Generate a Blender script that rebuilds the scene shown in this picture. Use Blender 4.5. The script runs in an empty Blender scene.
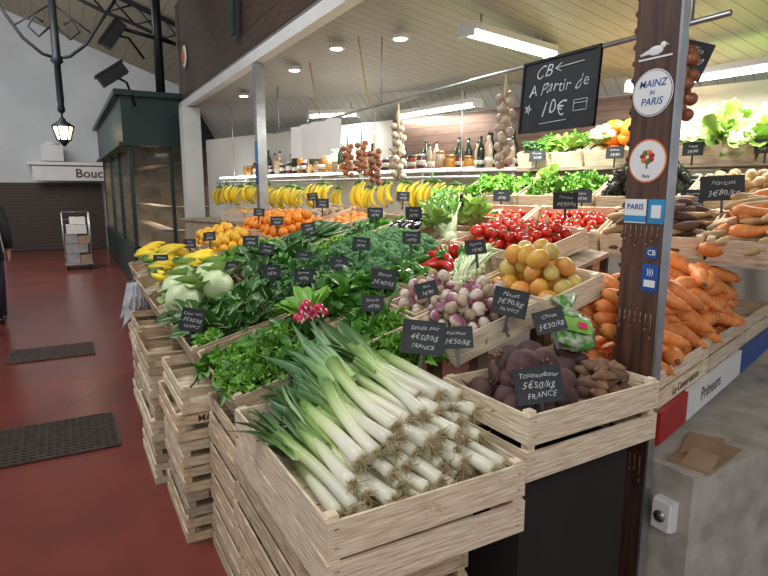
import bpy, math, random
from mathutils import Vector, Matrix, Euler
random.seed(7)
R=random.random
def U(a,b): return a+(b-a)*R()
sc=bpy.context.scene
COL=sc.collection
try: sc.view_settings.view_transform='Standard'
except Exception: pass

# ---------------- materials ----------------
def newmat(name):
    m=bpy.data.materials.new(name); m.use_nodes=True
    nt=m.node_tree; b=nt.nodes['Principled BSDF']; return m,nt,b
def mat(name,c1,c2=None,rough=.6,scale=8,stretch=(1,1,1),bump=0,metal=0,emit=0,rand=0.0,detail=4,lo=.35,hi=.65,alpha=None):
    m,nt,b=newmat(name)
    c2=c2 or tuple(x*.75 for x in c1)
    tc=nt.nodes.new('ShaderNodeTexCoord'); mp=nt.nodes.new('ShaderNodeMapping'); mp.inputs['Scale'].default_value=stretch
    nz=nt.nodes.new('ShaderNodeTexNoise'); nz.inputs['Scale'].default_value=scale; nz.inputs['Detail'].default_value=detail
    rp=nt.nodes.new('ShaderNodeValToRGB'); rp.color_ramp.elements[0].position=lo; rp.color_ramp.elements[1].position=hi
    rp.color_ramp.elements[0].color=(*c1,1); rp.color_ramp.elements[1].color=(*c2,1)
    L=nt.links.new
    L(tc.outputs['Object'],mp.inputs[0]); L(mp.outputs[0],nz.inputs['Vector']); L(nz.outputs[0],rp.inputs[0])
    out=rp.outputs[0]
    if rand>0:
        oi=nt.nodes.new('ShaderNodeObjectInfo'); hs=nt.nodes.new('ShaderNodeHueSaturation')
        mr=nt.nodes.new('ShaderNodeMapRange'); mr.inputs[3].default_value=1-rand; mr.inputs[4].default_value=1+rand
        L(oi.outputs['Random'],mr.inputs[0]); L(mr.outputs[0],hs.inputs['Value']); L(out,hs.inputs['Color']); out=hs.outputs[0]
    L(out,b.inputs['Base Color'])
    b.inputs['Roughness'].default_value=rough; b.inputs['Metallic'].default_value=metal
    if bump:
        bp=nt.nodes.new('ShaderNodeBump'); bp.inputs['Strength'].default_value=bump; bp.inputs['Distance'].default_value=.01
        L(nz.outputs[0],bp.inputs['Height']); L(bp.outputs[0],b.inputs['Normal'])
    if emit:
        b.inputs['Emission Color'].default_value=(*c1,1); b.inputs['Emission Strength'].default_value=emit
    if alpha is not None: b.inputs['Alpha'].default_value=alpha
    return m
def grad(name,axis,stops,rough=.5,rand=.08,nsc=30,namt=.06):
    """colour changes along an object axis (botanical colour of the thing)"""
    m,nt,b=newmat(name); L=nt.links.new
    tc=nt.nodes.new('ShaderNodeTexCoord'); sp=nt.nodes.new('ShaderNodeSeparateXYZ'); L(tc.outputs['Object'],sp.inputs[0])
    nz=nt.nodes.new('ShaderNodeTexNoise'); nz.inputs['Scale'].default_value=nsc; L(tc.outputs['Object'],nz.inputs['Vector'])
    lo=stops[0][0]; hi=stops[-1][0]
    mr=nt.nodes.new('ShaderNodeMapRange'); mr.inputs[1].default_value=lo; mr.inputs[2].default_value=hi
    L(sp.outputs[axis],mr.inputs[0])
    ad=nt.nodes.new('ShaderNodeMath'); ad.operation='MULTIPLY_ADD'; ad.inputs[1].default_value=namt*2; ad.inputs[2].default_value=-namt
    L(nz.outputs[0],ad.inputs[0]); s=nt.nodes.new('ShaderNodeMath'); s.operation='ADD'; L(mr.outputs[0],s.inputs[0]); L(ad.outputs[0],s.inputs[1])
    rp=nt.nodes.new('ShaderNodeValToRGB'); cr=rp.color_ramp
    cr.elements[0].position=0; cr.elements[0].color=(*stops[0][1],1); cr.elements[1].position=1; cr.elements[1].color=(*stops[-1][1],1)
    for p,c in stops[1:-1]:
        e=cr.elements.new((p-lo)/(hi-lo)); e.color=(*c,1)
    L(s.outputs[0],rp.inputs[0])
    oi=nt.nodes.new('ShaderNodeObjectInfo'); hs=nt.nodes.new('ShaderNodeHueSaturation'); m2=nt.nodes.new('ShaderNodeMapRange')
    m2.inputs[3].default_value=1-rand; m2.inputs[4].default_value=1+rand
    L(oi.outputs['Random'],m2.inputs[0]); L(m2.outputs[0],hs.inputs['Value']); L(rp.outputs[0],hs.inputs['Color']); L(hs.outputs[0],b.inputs['Base Color'])
    b.inputs['Roughness'].default_value=rough
    return m
def planks(name,c1,c2,axis,k,rough=.6,gap=.05,line=.35):
    m,nt,b=newmat(name); L=nt.links.new
    tc=nt.nodes.new('ShaderNodeTexCoord'); sp=nt.nodes.new('ShaderNodeSeparateXYZ'); L(tc.outputs['Object'],sp.inputs[0])
    mu=nt.nodes.new('ShaderNodeMath'); mu.operation='MULTIPLY'; mu.inputs[1].default_value=k; L(sp.outputs[axis],mu.inputs[0])
    fr=nt.nodes.new('ShaderNodeMath'); fr.operation='FRACT'; L(mu.outputs[0],fr.inputs[0])
    lt=nt.nodes.new('ShaderNodeMath'); lt.operation='LESS_THAN'; lt.inputs[1].default_value=gap; L(fr.outputs[0],lt.inputs[0])
    nz=nt.nodes.new('ShaderNodeTexNoise'); nz.inputs['Scale'].default_value=6; mp=nt.nodes.new('ShaderNodeMapping')
    st=[1,1,1]; st[axis]=6; mp.inputs['Scale'].default_value=st; L(tc.outputs['Object'],mp.inputs[0]); L(mp.outputs[0],nz.inputs['Vector'])
    rp=nt.nodes.new('ShaderNodeValToRGB'); rp.color_ramp.elements[0].color=(*c1,1); rp.color_ramp.elements[1].color=(*c2,1)
    rp.color_ramp.elements[0].position=.3; rp.color_ramp.elements[1].position=.7; L(nz.outputs[0],rp.inputs[0])
    mx=nt.nodes.new('ShaderNodeMixRGB'); L(lt.outputs[0],mx.inputs[0]); L(rp.outputs[0],mx.inputs[1]); mx.inputs[2].default_value=(*[x*line for x in c1],1)
    L(mx.outputs[0],b.inputs['Base Color']); b.inputs['Roughness'].default_value=rough
    return m
M={}
M['wood']=mat('crate_wood',(.76,.60,.41),(.38,.28,.18),.85,5,(2,2,26),.5,rand=.18,detail=10)
M['wood2']=mat('crate_wood_pale',(.86,.74,.55),(.52,.40,.27),.85,5,(2,2,26),.5,rand=.12,detail=10,hi=.72)
M['woodold']=mat('crate_wood_grey',(.50,.40,.29),(.26,.20,.14),.85,5,(2,2,26),.5,rand=.18,detail=10)
M['darkwood']=planks('dark_wood_planks',(.045,.027,.018),(.08,.045,.027),2,5,.5,.05,.3)
M['darkwoodv']=mat('dark_wood',(.05,.025,.017),(.12,.055,.035),.4,4,(12,12,1),.15)
M['floor']=mat('red_floor',(.215,.048,.037),(.14,.035,.028),.24,1.6,bump=.03,detail=12,lo=.3,hi=.7)
M['grate']=mat('grate_metal',(.10,.072,.06),(.15,.115,.095),.5,20,metal=.4)
M['mat_dark']=mat('pit_and_shade_dark',(.02,.015,.015),rough=.9)  # near black under the grates, and painted shade below the counter
M['hallwall']=mat('hall_wall',(.66,.68,.68),(.54,.56,.57),.8,.8)
M['hallroof']=planks('hall_roof',(.42,.37,.27),(.34,.30,.21),0,4,.8,.06,.5)
M['iron']=mat('black_iron',(.02,.022,.025),rough=.45,metal=.4)
M['white']=mat('white_paint',(.74,.74,.71),(.66,.66,.63),.45,3)
M['steel']=mat('steel',(.50,.51,.52),rough=.3,metal=.8)
M['cream']=mat('cream_wall',(.60,.58,.51),(.52,.50,.44),.7,1.5)
M['ceil']=planks('stall_ceiling',(.47,.47,.43),(.40,.40,.36),1,9,.6,.08,.5)
M['green']=mat('green_paint',(.014,.045,.038),(.010,.032,.028),.4,2)
M['slate']=mat('chalk_slate',(.012,.016,.02),(.022,.028,.034),.6,10)
M['chalk']=mat('chalk',(.75,.77,.77),rough=.9)
M['lamp']=mat('tube_glow',(1,.99,.95),rough=.5,emit=9)
M['warm']=mat('lantern_glow',(1,.75,.42),rough=.5,emit=6)
M['paper']=mat('paper',(.78,.77,.73),(.70,.69,.66),.8,5)
M['concrete']=mat('worn_plaster',(.50,.47,.41),(.33,.30,.25),.95,7,bump=1.0,detail=15,lo=.38,hi=.68)
M['blue']=mat('blue_print',(.015,.09,.36),rough=.5)
M['lblue']=mat('light_blue_print',(.03,.30,.62),rough=.5)
M['red']=mat('red_print',(.45,.02,.02),(.36,.015,.02),rough=.6)
M['orange_p']=mat('orange_print',(.8,.2,.03),rough=.5)
M['wprint']=mat('white_print',(.82,.82,.82),(.76,.76,.76),rough=.4)
M['black']=mat('black_plastic',(.02,.02,.022),rough=.4)
M['cardboard']=mat('cardboard',(.38,.27,.17),(.30,.20,.12),.9,6)
M['rope']=mat('rope',(.55,.42,.22),rough=.9)
M['twig']=mat('straw',(.62,.50,.30),(.45,.34,.18),.9,20)
M['drip']=mat('drip_paint',(.24,.11,.07),rough=.4)
# produce
M['leekst']=grad('leek_stalk',0,[(0,(.72,.70,.56)),(.10,(.78,.77,.62)),(.18,(.70,.74,.46)),(.26,(.52,.63,.27)),(.34,(.32,.48,.15)),(.43,(.16,.30,.08))],.4,.12,25,.06)
M['leekleaf']=grad('leek_leaf',0,[(.20,(.50,.64,.27)),(.34,(.31,.47,.15)),(.46,(.14,.28,.085)),(.60,(.07,.17,.06)),(.85,(.06,.15,.07))],.45,.25,14,.08)
M['root']=mat('root_hair',(.55,.46,.28),(.36,.28,.15),.9,40)
M['carrot']=mat('carrot_skin',(.86,.32,.085),(.72,.22,.05),.5,18,(4,1,1),.15,rand=.15)
M['parsnip']=mat('parsnip_skin',(.60,.42,.21),(.38,.24,.12),.6,14,rand=.25)
M['sweetpot']=mat('sweet_potato_skin',(.16,.09,.06),(.09,.05,.04),.8,14,rand=.2,bump=.2)
M['beet']=mat('beet_skin',(.065,.028,.032),(.14,.075,.065),.8,14,rand=.25,bump=.4)
M['brownroot']=mat('brown_root_skin',(.28,.16,.095),(.16,.085,.05),.8,18,rand=.25,bump=.3)
M['turnip']=grad('turnip_skin',2,[(-.04,(.74,.66,.55)),(.0,(.70,.58,.50)),(.010,(.42,.16,.24)),(.04,(.28,.07,.14))],.45,.12,20,.12)
M['mush']=mat('cream_root_skin',(.58,.45,.32),(.36,.24,.15),.6,14,rand=.15)
M['tomato']=mat('tomato_skin',(.66,.035,.015),(.50,.02,.01),.22,6,rand=.2)
M['calyx']=mat('calyx_green',(.10,.22,.04),rough=.6)
M['orange']=mat('orange_skin',(.88,.30,.02),(.80,.22,.015),.42,40,rand=.12,bump=.1)
M['yellow']=mat('yellow_fruit',(.90,.55,.05),(.85,.42,.03),.4,20,rand=.12)
M['mango']=mat('mango_skin',(.80,.50,.07),(.78,.33,.08),.4,8,rand=.15)
M['melon']=mat('pale_melon_skin',(.74,.56,.16),(.66,.50,.14),.5,8,rand=.15)
M['squash']=mat('pale_squash_skin',(.66,.50,.24),(.54,.38,.15),.5,8,rand=.2)
M['banana']=grad('banana_skin',2,[(-.24,(.78,.52,.03)),(-.1,(.90,.64,.03)),(-.03,(.80,.64,.06)),(.0,(.46,.50,.08))],.45,.18,20,.08)
M['bananatip']=mat('banana_tip',(.12,.10,.03),rough=.8)
M['pepr']=mat('red_pepper',(.62,.02,.012),rough=.2,rand=.15)
M['pepg']=mat('green_pepper',(.06,.20,.02),rough=.22,rand=.2)
M['zuc']=mat('zucchini_skin',(.025,.08,.02),(.05,.13,.03),.35,20,(1,6,6),rand=.2)
M['egg']=mat('eggplant_skin',(.02,.008,.02),rough=.15,rand=.2)
M['spin']=mat('spinach_leaf',(.06,.21,.022),(.11,.30,.04),.42,12,rand=.28)
M['dkleaf']=mat('dark_leaf',(.035,.12,.022),(.07,.19,.035),.4,12,rand=.3)
M['kale']=mat('kale_leaf',(.07,.19,.06),(.13,.29,.09),.6,18,rand=.25)
M['pars']=mat('parsley_leaf',(.12,.32,.025),(.20,.43,.05),.5,18,rand=.2)
M['lett']=mat('lettuce_leaf',(.40,.58,.14),(.26,.46,.07),.45,10,rand=.15)
M['cabb']=mat('cabbage_leaf',(.58,.70,.36),(.66,.76,.48),.45,5,rand=.08)
M['cabbo']=mat('cabbage_outer_leaf',(.36,.54,.18),(.46,.62,.26),.45,5,rand=.1)
M['stemw']=mat('pale_stem',(.66,.72,.45),(.55,.64,.34),.4,10)
M['broc']=mat('broccoli_floret',(.055,.16,.055),(.10,.24,.08),.8,60,bump=.6,rand=.2)
M['arti']=mat('artichoke_scale',(.06,.10,.05),(.09,.06,.07),.6,20,rand=.2)
M['radish']=mat('radish_skin',(.66,.03,.12),rough=.3,rand=.1)
M['garlic']=mat('garlic_skin',(.60,.52,.40),(.46,.35,.28),.6,14,rand=.15)
M['onion']=mat('onion_skin',(.36,.13,.05),(.26,.08,.035),.4,14,rand=.2)
M['pot']=mat('potato_skin',(.50,.34,.17),(.38,.25,.12),.7,12,rand=.2)
M['cauli']=mat('cauliflower_curd',(.78,.72,.52),(.66,.60,.40),.8,50,bump=.5)
M['gl_dark']=mat('wine_glass_bottle',(.02,.03,.015),rough=.1,rand=.3)
M['gl_amber']=mat('amber_bottle',(.35,.14,.02),rough=.12,rand=.3)
M['gl_clear']=mat('jar_glass',(.40,.36,.28),(.30,.15,.06),.12,6,rand=.4)
M['gl_red']=mat('red_sauce_jar',(.25,.04,.02),(.18,.03,.015),.15,6,rand=.4)
M['gl_honey']=mat('honey_jar',(.50,.24,.04),(.35,.16,.03),.12,6,rand=.3)
M['gl_purp']=mat('plum_jam_jar',(.08,.02,.04),(.05,.015,.03),.12,6,rand=.3)
M['label']=mat('bottle_label',(.62,.58,.46),rough=.7,rand=.2)
M['goldcap']=mat('gold_cap',(.42,.30,.12),rough=.35,metal=.7)
M['glass']=mat('pane_glass',(.20,.26,.26),rough=.05,alpha=.10)
M['warmwall']=mat('shop_inside',(.36,.28,.20),(.18,.14,.10),.7,3)
M['skin']=mat('skin',(.5,.3,.22),rough=.5)
M['coat']=mat('dark_coat',(.02,.02,.025),(.03,.03,.035),.8,20)
M['jeans']=mat('dark_trousers',(.025,.03,.045),rough=.85)
M['hair']=mat('dark_hair',(.02,.015,.01),rough=.6)
M['net']=mat('green_film',(.08,.26,.04),(.52,.56,.42),.25,34,detail=6,lo=.42,hi=.62,bump=.8)
M['brownbrick']=planks('brown_panel',(.12,.07,.045),(.075,.042,.028),2,12,.7,.12,.4)
M['shutter']=planks('brown_shutter',(.07,.042,.032),(.05,.032,.026),2,10,.6,.2,.5)
M['vege_text']=mat('brown_paint_text',(.10,.04,.02),rough=.7)
M['clear']=mat('clear_plastic',(.75,.77,.78),(.6,.62,.64),.2,14,alpha=.5)

# ---------------- mesh builder ----------------
class MB:
    def __init__(s): s.v=[];s.f=[];s.m=[];s.sm=[]
    def add(s,v,f,mi=0,smooth=True):
        o=len(s.v); s.v+= [tuple(x) for x in v]
        for q in f: s.f.append(tuple(i+o for i in q)); s.m.append(mi); s.sm.append(smooth)
    def box(s,c,d,mi=0,rot=None):
        x,y,z=[k/2 for k in d]; vs=[Vector((a*x,b*y,e*z)) for a in(-1,1) for b in(-1,1) for e in(-1,1)]
        if rot is not None: vs=[rot@v for v in vs]
        vs=[v+Vector(c) for v in vs]
        s.add(vs,[(0,1,3,2),(4,6,7,5),(0,4,5,1),(2,3,7,6),(0,2,6,4),(1,5,7,3)],mi,False)
    def tube(s,pts,rad,seg=8,mi=0,cap=True,ell=(1,1),smooth=True):
        pts=[Vector(p) for p in pts]; n=len(pts)
        if not hasattr(rad,'__len__'): rad=[rad]*n
        vs=[]; ref=None
        for i,p in enumerate(pts):
            t=(pts[min(i+1,n-1)]-pts[max(i-1,0)]).normalized()
            if ref is None:
                up=Vector((0,0,1)) if abs(t.z)<.9 else Vector((0,1,0))
                a=t.cross(up).normalized()
            else:
                a=(ref-t*ref.dot(t)).normalized()
            ref=a; b=t.cross(a)
            for k in range(seg):
                an=2*math.pi*k/seg; vs.append(p+a*math.cos(an)*rad[i]*ell[0]+b*math.sin(an)*rad[i]*ell[1])
        fs=[]
        for i in range(n-1):
            for k in range(seg):
                k2=(k+1)%seg; fs.append((i*seg+k,i*seg+k2,(i+1)*seg+k2,(i+1)*seg+k))
        if cap: fs.append(tuple(range(seg))[::-1]); fs.append(tuple((n-1)*seg+k for k in range(seg)))
        s.add(vs,fs,mi,smooth)
    def lathe(s,prof,seg=12,mi=0,c=(0,0,0)):
        s.tube([(c[0],c[1],c[2]+z+i*1e-6) for i,(r,z) in enumerate(prof)],[r for r,z in prof],seg,mi)
    def ball(s,c,r,mi=0,seg=12,rings=8,fn=None,noise=0):
        if not hasattr(r,'__len__'): r=(r,r,r)
        vs=[];fs=[]
        for i in range(1,rings):
            th=math.pi*i/rings
            for k in range(seg):
                ph=2*math.pi*k/seg; d=Vector((math.sin(th)*math.cos(ph),math.sin(th)*math.sin(ph),math.cos(th)))
                q=1.0
                if fn: q=fn(d)
                if noise: q*=1+U(-noise,noise)
                vs.append((c[0]+d.x*r[0]*q,c[1]+d.y*r[1]*q,c[2]+d.z*r[2]*q))
        qt=fn(Vector((0,0,1))) if fn else 1; qb=fn(Vector((0,0,-1))) if fn else 1
        t=len(vs); vs.append((c[0],c[1],c[2]+r[2]*qt)); vs.append((c[0],c[1],c[2]-r[2]*qb))
        for k in range(seg):
            k2=(k+1)%seg
            fs.append((t,k,k2)); fs.append((t+1,(rings-2)*seg+k2,(rings-2)*seg+k))
            for i in range(rings-2): fs.append((i*seg+k,(i+1)*seg+k,(i+1)*seg+k2,i*seg+k2))
        s.add(vs,fs,mi)
    def leaf(s,p,d,L,W,droop=.3,mi=0,segs=5,ruf=0,prof='oval',fold=.25,twist=0,wav=0):
        p=Vector(p); d=Vector(d).normalized()
        up=Vector((0,0,1)) if abs(d.z)<.95 else Vector((1,0,0))
        side=d.cross(up).normalized(); side=Matrix.Rotation(twist,3,d)@side
        vs=[];fs=[]; ph=U(0,6)
        for i in range(segs+1):
            t=i/segs; c=p+d*L*t+Vector((0,0,-1))*droop*L*t*t+side*wav*math.sin(t*3+ph)*t
            if prof=='oval': w=W*max(.06,math.sin(math.pi*min(1,t*.9+.08))**.8)
            elif prof=='strap': w=W*(1-.15*t) if t<.7 else W*max(.08,(1-t)/.3*.88)
            else: w=W*(.15+.85*max(0,(t-.35)/.65))*(1 if t<.95 else .6)
            nrm=side.cross(d)
            for j in(-1,0,1):
                z=nrm*(fold*w*abs(j))+nrm*U(-ruf,ruf)*(abs(j))+d*U(-ruf,ruf)*abs(j)
                vs.append(c+side*w*j*.5+z)
        for i in range(segs):
            for j in range(2): fs.append((i*3+j,i*3+j+1,(i+1)*3+j+1,(i+1)*3+j))
        s.add(vs,fs,mi)
    def mesh(s,name,mats):
        me=bpy.data.meshes.new(name); me.from_pydata(s.v,[],s.f)
        for k in mats: me.materials.append(M[k])
        me.polygons.foreach_set('material_index',s.m); me.polygons.foreach_set('use_smooth',s.sm); me.update()
        return me
def T(x,y,z): return Matrix.Translation((x,y,z))
def RX(a): return Matrix.Rotation(a,4,'X')
def RY(a): return Matrix.Rotation(a,4,'Y')
def RZ(a): return Matrix.Rotation(a,4,'Z')
def S(k): return Matrix.Scale(k,4)
def rad(d): return math.radians(d)
def top(name,me,mw=None,label='',cat='',group=None,kind=None):
    o=bpy.data.objects.new(name,me); COL.objects.link(o)
    if mw is not None: o.matrix_world=mw
    if label:o['label']=label
    if cat:o['category']=cat
    if group:o['group']=group
    if kind:o['kind']=kind
    return o
def part(par,name,me,ml=None,label=None):
    o=bpy.data.objects.new(name,me); COL.objects.link(o); o.parent=par
    if ml is not None: o.matrix_local=ml
    if label:o['label']=label
    return o
P={}
def proto(key,name,me,label,cat,group,parts=()): P[key]=(name,me,label,cat,group,parts)
def place(key,mw,label=None,group=None):
    name,me,lb,cat,gr,parts=P[key]
    o=top(name,me,mw,label or lb,cat,group or gr)
    for pn,pm,pl in parts: part(o,pn,pm,pl)
    return o
_tc={}
def txtmesh(body,size,mk='chalk',shear=.25,align='CENTER'):
    key=(body,round(size,4),mk,shear)
    if key in _tc: return _tc[key]
    cu=bpy.data.curves.new('t','FONT'); cu.body=body; cu.size=size; cu.shear=shear; cu.align_x=align; cu.align_y='CENTER'; cu.resolution_u=3
    if mk!='chalk': cu.offset=size*.012
    else: cu.offset=-size*.006; cu.space_character=1.05
    ob=bpy.data.objects.new('t',cu)
    me=bpy.data.meshes.new_from_object(ob); bpy.data.objects.remove(ob)
    if mk=='chalk':   # hand-written wobble
        a=U(0,6); b=U(0,6)
        for v in me.vertices:
            x,y=v.co.x/size,v.co.y/size
            v.co.y+=size*(.07*math.sin(x*2.3+a)+.05*math.sin(x*5.1+b)); v.co.x+=size*.05*math.sin(y*4+x*3+a)
    me.materials.clear(); me.materials.append(M[mk]); _tc[key]=me
    return me
def structure(name,mb,mats,label=''):
    return top(name,mb.mesh(name,mats),None,label,'structure',None,'structure')
def rndrot(): return Euler((U(0,6.28),U(0,6.28),U(0,6.28))).to_matrix().to_4x4()

# ---------------- camera ----------------
cam=bpy.data.cameras.new('camera'); cam.lens=27; cam.sensor_width=36; cam.clip_end=200
co=bpy.data.objects.new('camera',cam); COL.objects.link(co); co.location=(0,0,1.6); co.rotation_euler=(rad(90-9.66),0,rad(-29)); sc.camera=co

# ---------------- hall shell ----------------
mb=MB(); mb.box((2,8,-.05),(16,24,.1)); structure('floor',mb,['floor'],'red-brown painted concrete hall floor')
mb=MB(); mb.box((1,18.1,3.2),(14,.2,6.6)); structure('wall_far',mb,['hallwall'],'pale grey plastered hall end wall')
def roofz(x): return 6.05-.36*(x+.9)
mb=MB()
mb.add([(-6,-1,roofz(-.9)),( -.9,-1,roofz(-.9)),(-.9,18,roofz(-.9)),(-6,18,roofz(-.9)),(7.5,-1,roofz(7.5)),(7.5,18,roofz(7.5))],[(0,1,2,3),(1,4,5,2)],0,False)
structure('ceiling',mb,['hallroof'],'pitched plank roof over the market hall')
mb=MB()
for y in (12.5,):
    xs=[-3+.5*i for i in range(16)]
    top_=[(x,y,roofz(max(x,-.9))-.12) for x in xs]
    bot=[(x,y,roofz(max(x,-.9))-.45-.06*abs(math.sin(i))) for i,x in enumerate(xs)]
    mb.tube(top_,.05,6); mb.tube(bot,.035,6)
    for i in range(len(xs)-1):
        mb.tube([top_[i],bot[i+1]],.02,5); mb.tube([top_[i+1],bot[i]],.02,5)
top('roof_truss',mb.mesh('roof_truss',['iron']),None,'black cast-iron lattice truss carrying the hall roof','truss')
mb=MB(); mb.box((-.2,17.9,.9),(2.4,.1,1.78)); top('roller_shutter',mb.mesh('roller_shutter',['shutter']),None,'closed brown slatted roller shutter in the end wall','shutter')
mb=MB(); mb.box((-2.6,17.85,1.2),(2.2,.16,2.38)); top('dark_shopfront',mb.mesh('dark_shopfront',['darkwoodv']),None,'dark closed wooden shopfront beside the roller shutter','shopfront')
mb=MB(); mb.box((0,0,0),(3.0,.12,.36)); s_=top('shop_sign',mb.mesh('shop_sign',['white']),T(.92,17.4,2.02),'long white shop sign with brown lettering','sign')
part(s_,'lettering',txtmesh('Bouch',.32,'vege_text',0),T(-.13,-.07,0)@RX(rad(90)))
mb=MB(); mb.box((.92,17.65,2.28),(3.2,.5,.08)); top('sign_canopy',mb.mesh('sign_canopy',['white']),None,'flat white canopy above the shop sign','canopy')
mb=MB(); mb.box((-.1,17.6,2.54),(.5,.4,.4)); mb.lathe([(.16,2.74),(.18,2.79),(.1,2.84)],12,0,(-.1,17.6,0)); top('ventilation_box',mb.mesh('ventilation_box',['white']),None,'grey white ventilation box on the canopy','ventilation unit')
# cast iron column with lantern
mb=MB()
mb.lathe([(.04,2.85),(.07,2.9),(.05,3.0),(.06,3.05),(.055,3.7),(.11,3.75),(.07,3.85),(.06,5.15)],12)
for sx in(-1,1):
    mb.tube([(0,0,3.8),(sx*.22,0,3.86),(sx*.5,0,4.1),(sx*.75,0,4.5),(sx*1.05,0,4.95)],.03,6)
    mb.tube([(sx*.05,0,4.35),(sx*.25,0,4.15),(sx*.40,0,4.3),(sx*.30,0,4.5),(sx*.16,0,4.4)],.02,5)
    mb.tube([(sx*.05,0,4.7),(sx*.4,0,4.45),(sx*.6,0,4.3)],.015,5)
top('lamp_column',mb.mesh('lamp_column',['iron']),T(.14,12.5,.15),'black cast-iron hanging column with scrolled brackets','column')
mb=MB(); mb.lathe([(.02,.42),(.05,.40),(.06,.36),(.19,.27),(.19,.25)],6); mb.lathe([(.10,0),(.12,.02),(.05,-.06),(.02,-.1)],6)
for k in range(6):
    a=k*math.pi/3; mb.tube([(.11*math.cos(a),.11*math.sin(a),0),(.18*math.cos(a),.18*math.sin(a),.26)],.012,4)
mb.tube([(0,0,.40),(0,0,.50)],.02,6)
o=top('wall_lantern',mb.mesh('wall_lantern',['iron']),T(.14,12.5,2.5),'black six-sided street lantern glowing warm','lantern')
mb=MB(); mb.lathe([(.09,.01),(.16,.25)],6); part(o,'lantern_glass',mb.mesh('lantern_glass',['warm']))
def grate(x0,x1,y0,y1):
    mb=MB(); mb.box(((x0+x1)/2,(y0+y1)/2,.004),(x1-x0,y1-y0,.006),1)
    n=int((y1-y0)/.045)
    for i in range(n+1): mb.box(((x0+x1)/2,y0+i*(y1-y0)/n,.011),(x1-x0,.018,.01))
    n=int((x1-x0)/.045)
    for i in range(n+1): mb.box((x0+i*(x1-x0)/n,(y0+y1)/2,.011),(.018,y1-y0,.01))
    top('floor_grate',mb.mesh('floor_grate',['grate','mat_dark']),None,'dark metal grid grate set into the red floor','grate','floor grates')
grate(-1.3,.2,3.82,4.42); grate(-.56,.17,6.2,6.68)

# ---------------- green neighbouring shop ----------------
mb=MB()
mb.box((2.1,9.95,.35),(2.2,.1,.7)); mb.box((1.0,12.95,.35),(.1,6.1,.7))
mb.box((2.1,9.95,2.67),(2.3,.16,.72)); mb.box((.98,12.95,2.67),(.16,6.2,.72)); 
mb.box((2.1,9.92,3.05),(2.5,.26,.08)); mb.box((.94,12.95,3.05),(.26,6.4,.08)); mb.box((2.1,12.9,3.03),(2.3,6.2,.05))
mb.box((2.1,9.93,2.30),(2.4,.22,.05)); mb.box((.95,12.95,2.30),(.22,6.3,.05))
for y in (9.95,11.9,13.9,16): mb.box((1.0,y,1.5),(.06,.06,1.65))
for x in (1.6,2.2,3.1): mb.box((x,9.95,1.5),(.05,.06,1.65))
mb.box((3.2,13,1.4),(.1,6.1,2.8),1); mb.box((2.1,13,.05),(2.2,6,.06),1); mb.box((2.1,16,1.4),(2.2,.1,2.8),1)
for z in (.9,1.3,1.7,2.05): mb.box((2.1,10.5,z),(1.6,.3,.025),1); mb.box((1.6,13,z),(.25,5.4,.025),1)
g=top('green_shop',mb.mesh('green_shop',['green','warmwall']),None,'dark green timber market kiosk with lit glass display','kiosk')
mb=MB(); mb.box((2.1,9.98,1.5),(2.1,.01,1.6)); part(g,'window_pane',mb.mesh('window_pane',['glass']))
mb=MB(); mb.box((1.0,12.95,1.5),(.01,6.0,1.6)); part(g,'window_pane',mb.mesh('window_pane',['glass']))
# floodlights
mb=MB(); mb.tube([(1.5,9.9,3.1),(1.5,9.9,5.0)],.07,8); mb.tube([(.9,9.9,4.0),(1.75,9.9,3.85)],.03,6)
top('light_pole',mb.mesh('light_pole',['iron']),None,'black steel pole with cross arm standing on the kiosk roof','pole')
for (x,z,a) in ((.85,3.85,35),(.8,3.28,55)):
    mb=MB(); mb.box((0,0,0),(.16,.2,.42)); mb.box((-.09,0,0),(.03,.24,.46))
    o=top('floodlight',mb.mesh('floodlight',['iron']),T(x+.02,9.78,z)@RY(rad(a)),'black tilted floodlight on a steel arm','floodlight','floodlights')
    mb=MB(); mb.tube([(0,0,0),(.18,0,.1),(.5,.05,.0)],.02,6); part(o,'bracket',mb.mesh('bracket',['iron']))

# ---------------- stall structure ----------------
FX=1.8
mb=MB(); mb.box((FX+.02,5.4,3.69),(.06,9.2,1.46)); 
fa=top('fascia_board',mb.mesh('fascia_board',['darkwood']),None,'dark brown planked fascia above the stall opening','fascia')
mb=MB(); mb.box((FX,5.4,2.885),(.10,9.3,.11)); mb.box((FX-.04,5.4,2.948),(.03,9.3,.015),1)
top('white_beam',mb.mesh('white_beam',['white','steel']),None,'long white metal beam under the dark fascia','beam')
mb=MB(); mb.ball((0,0,0),(.02,.16,.16),0,16,10); mb.ball((-.012,0,0),(.02,.11,.11),1,16,10)
top('round_emblem',mb.mesh('round_emblem',['wprint','orange_p']),T(FX-.03,9.3,3.55),'round orange and white emblem on the fascia','emblem')
mb=MB(); mb.box((0,0,.05),(.03,.20,.62)); mb.box((0,0,.05),(.034,.16,.56),1); 
o=top('hanging_blade_sign',mb.mesh('hanging_blade_sign',['green','green']),T(FX-.10,6.3,3.45)@RX(rad(8)),'narrow dark green panel sign hanging from the fascia','sign')
mb=MB(); mb.tube([(0,0,.3),(.08,0,.3)],.015,6); part(o,'bracket',mb.mesh('bracket2',['iron']))
def post(y,w,lab,mk='white',x=FX,z1=2.82):
    mb=MB(); mb.box((x,y,z1/2),(w,w,z1)); return top('post',mb.mesh('post',[mk]),None,lab,'post','stall posts')
p1=post(5.8,.09,'slim grey metal post with payment stickers','steel')
mb=MB(); 
for i,z in enumerate((1.98,1.76)): mb.box((-.048,0,0+z),(.006,.088,.2),i)
part(p1,'sticker',mb.mesh('sticker',['lblue','blue']),T(FX,5.8,0))
post(9.3,.26,'square white painted end post of the stall')
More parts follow.
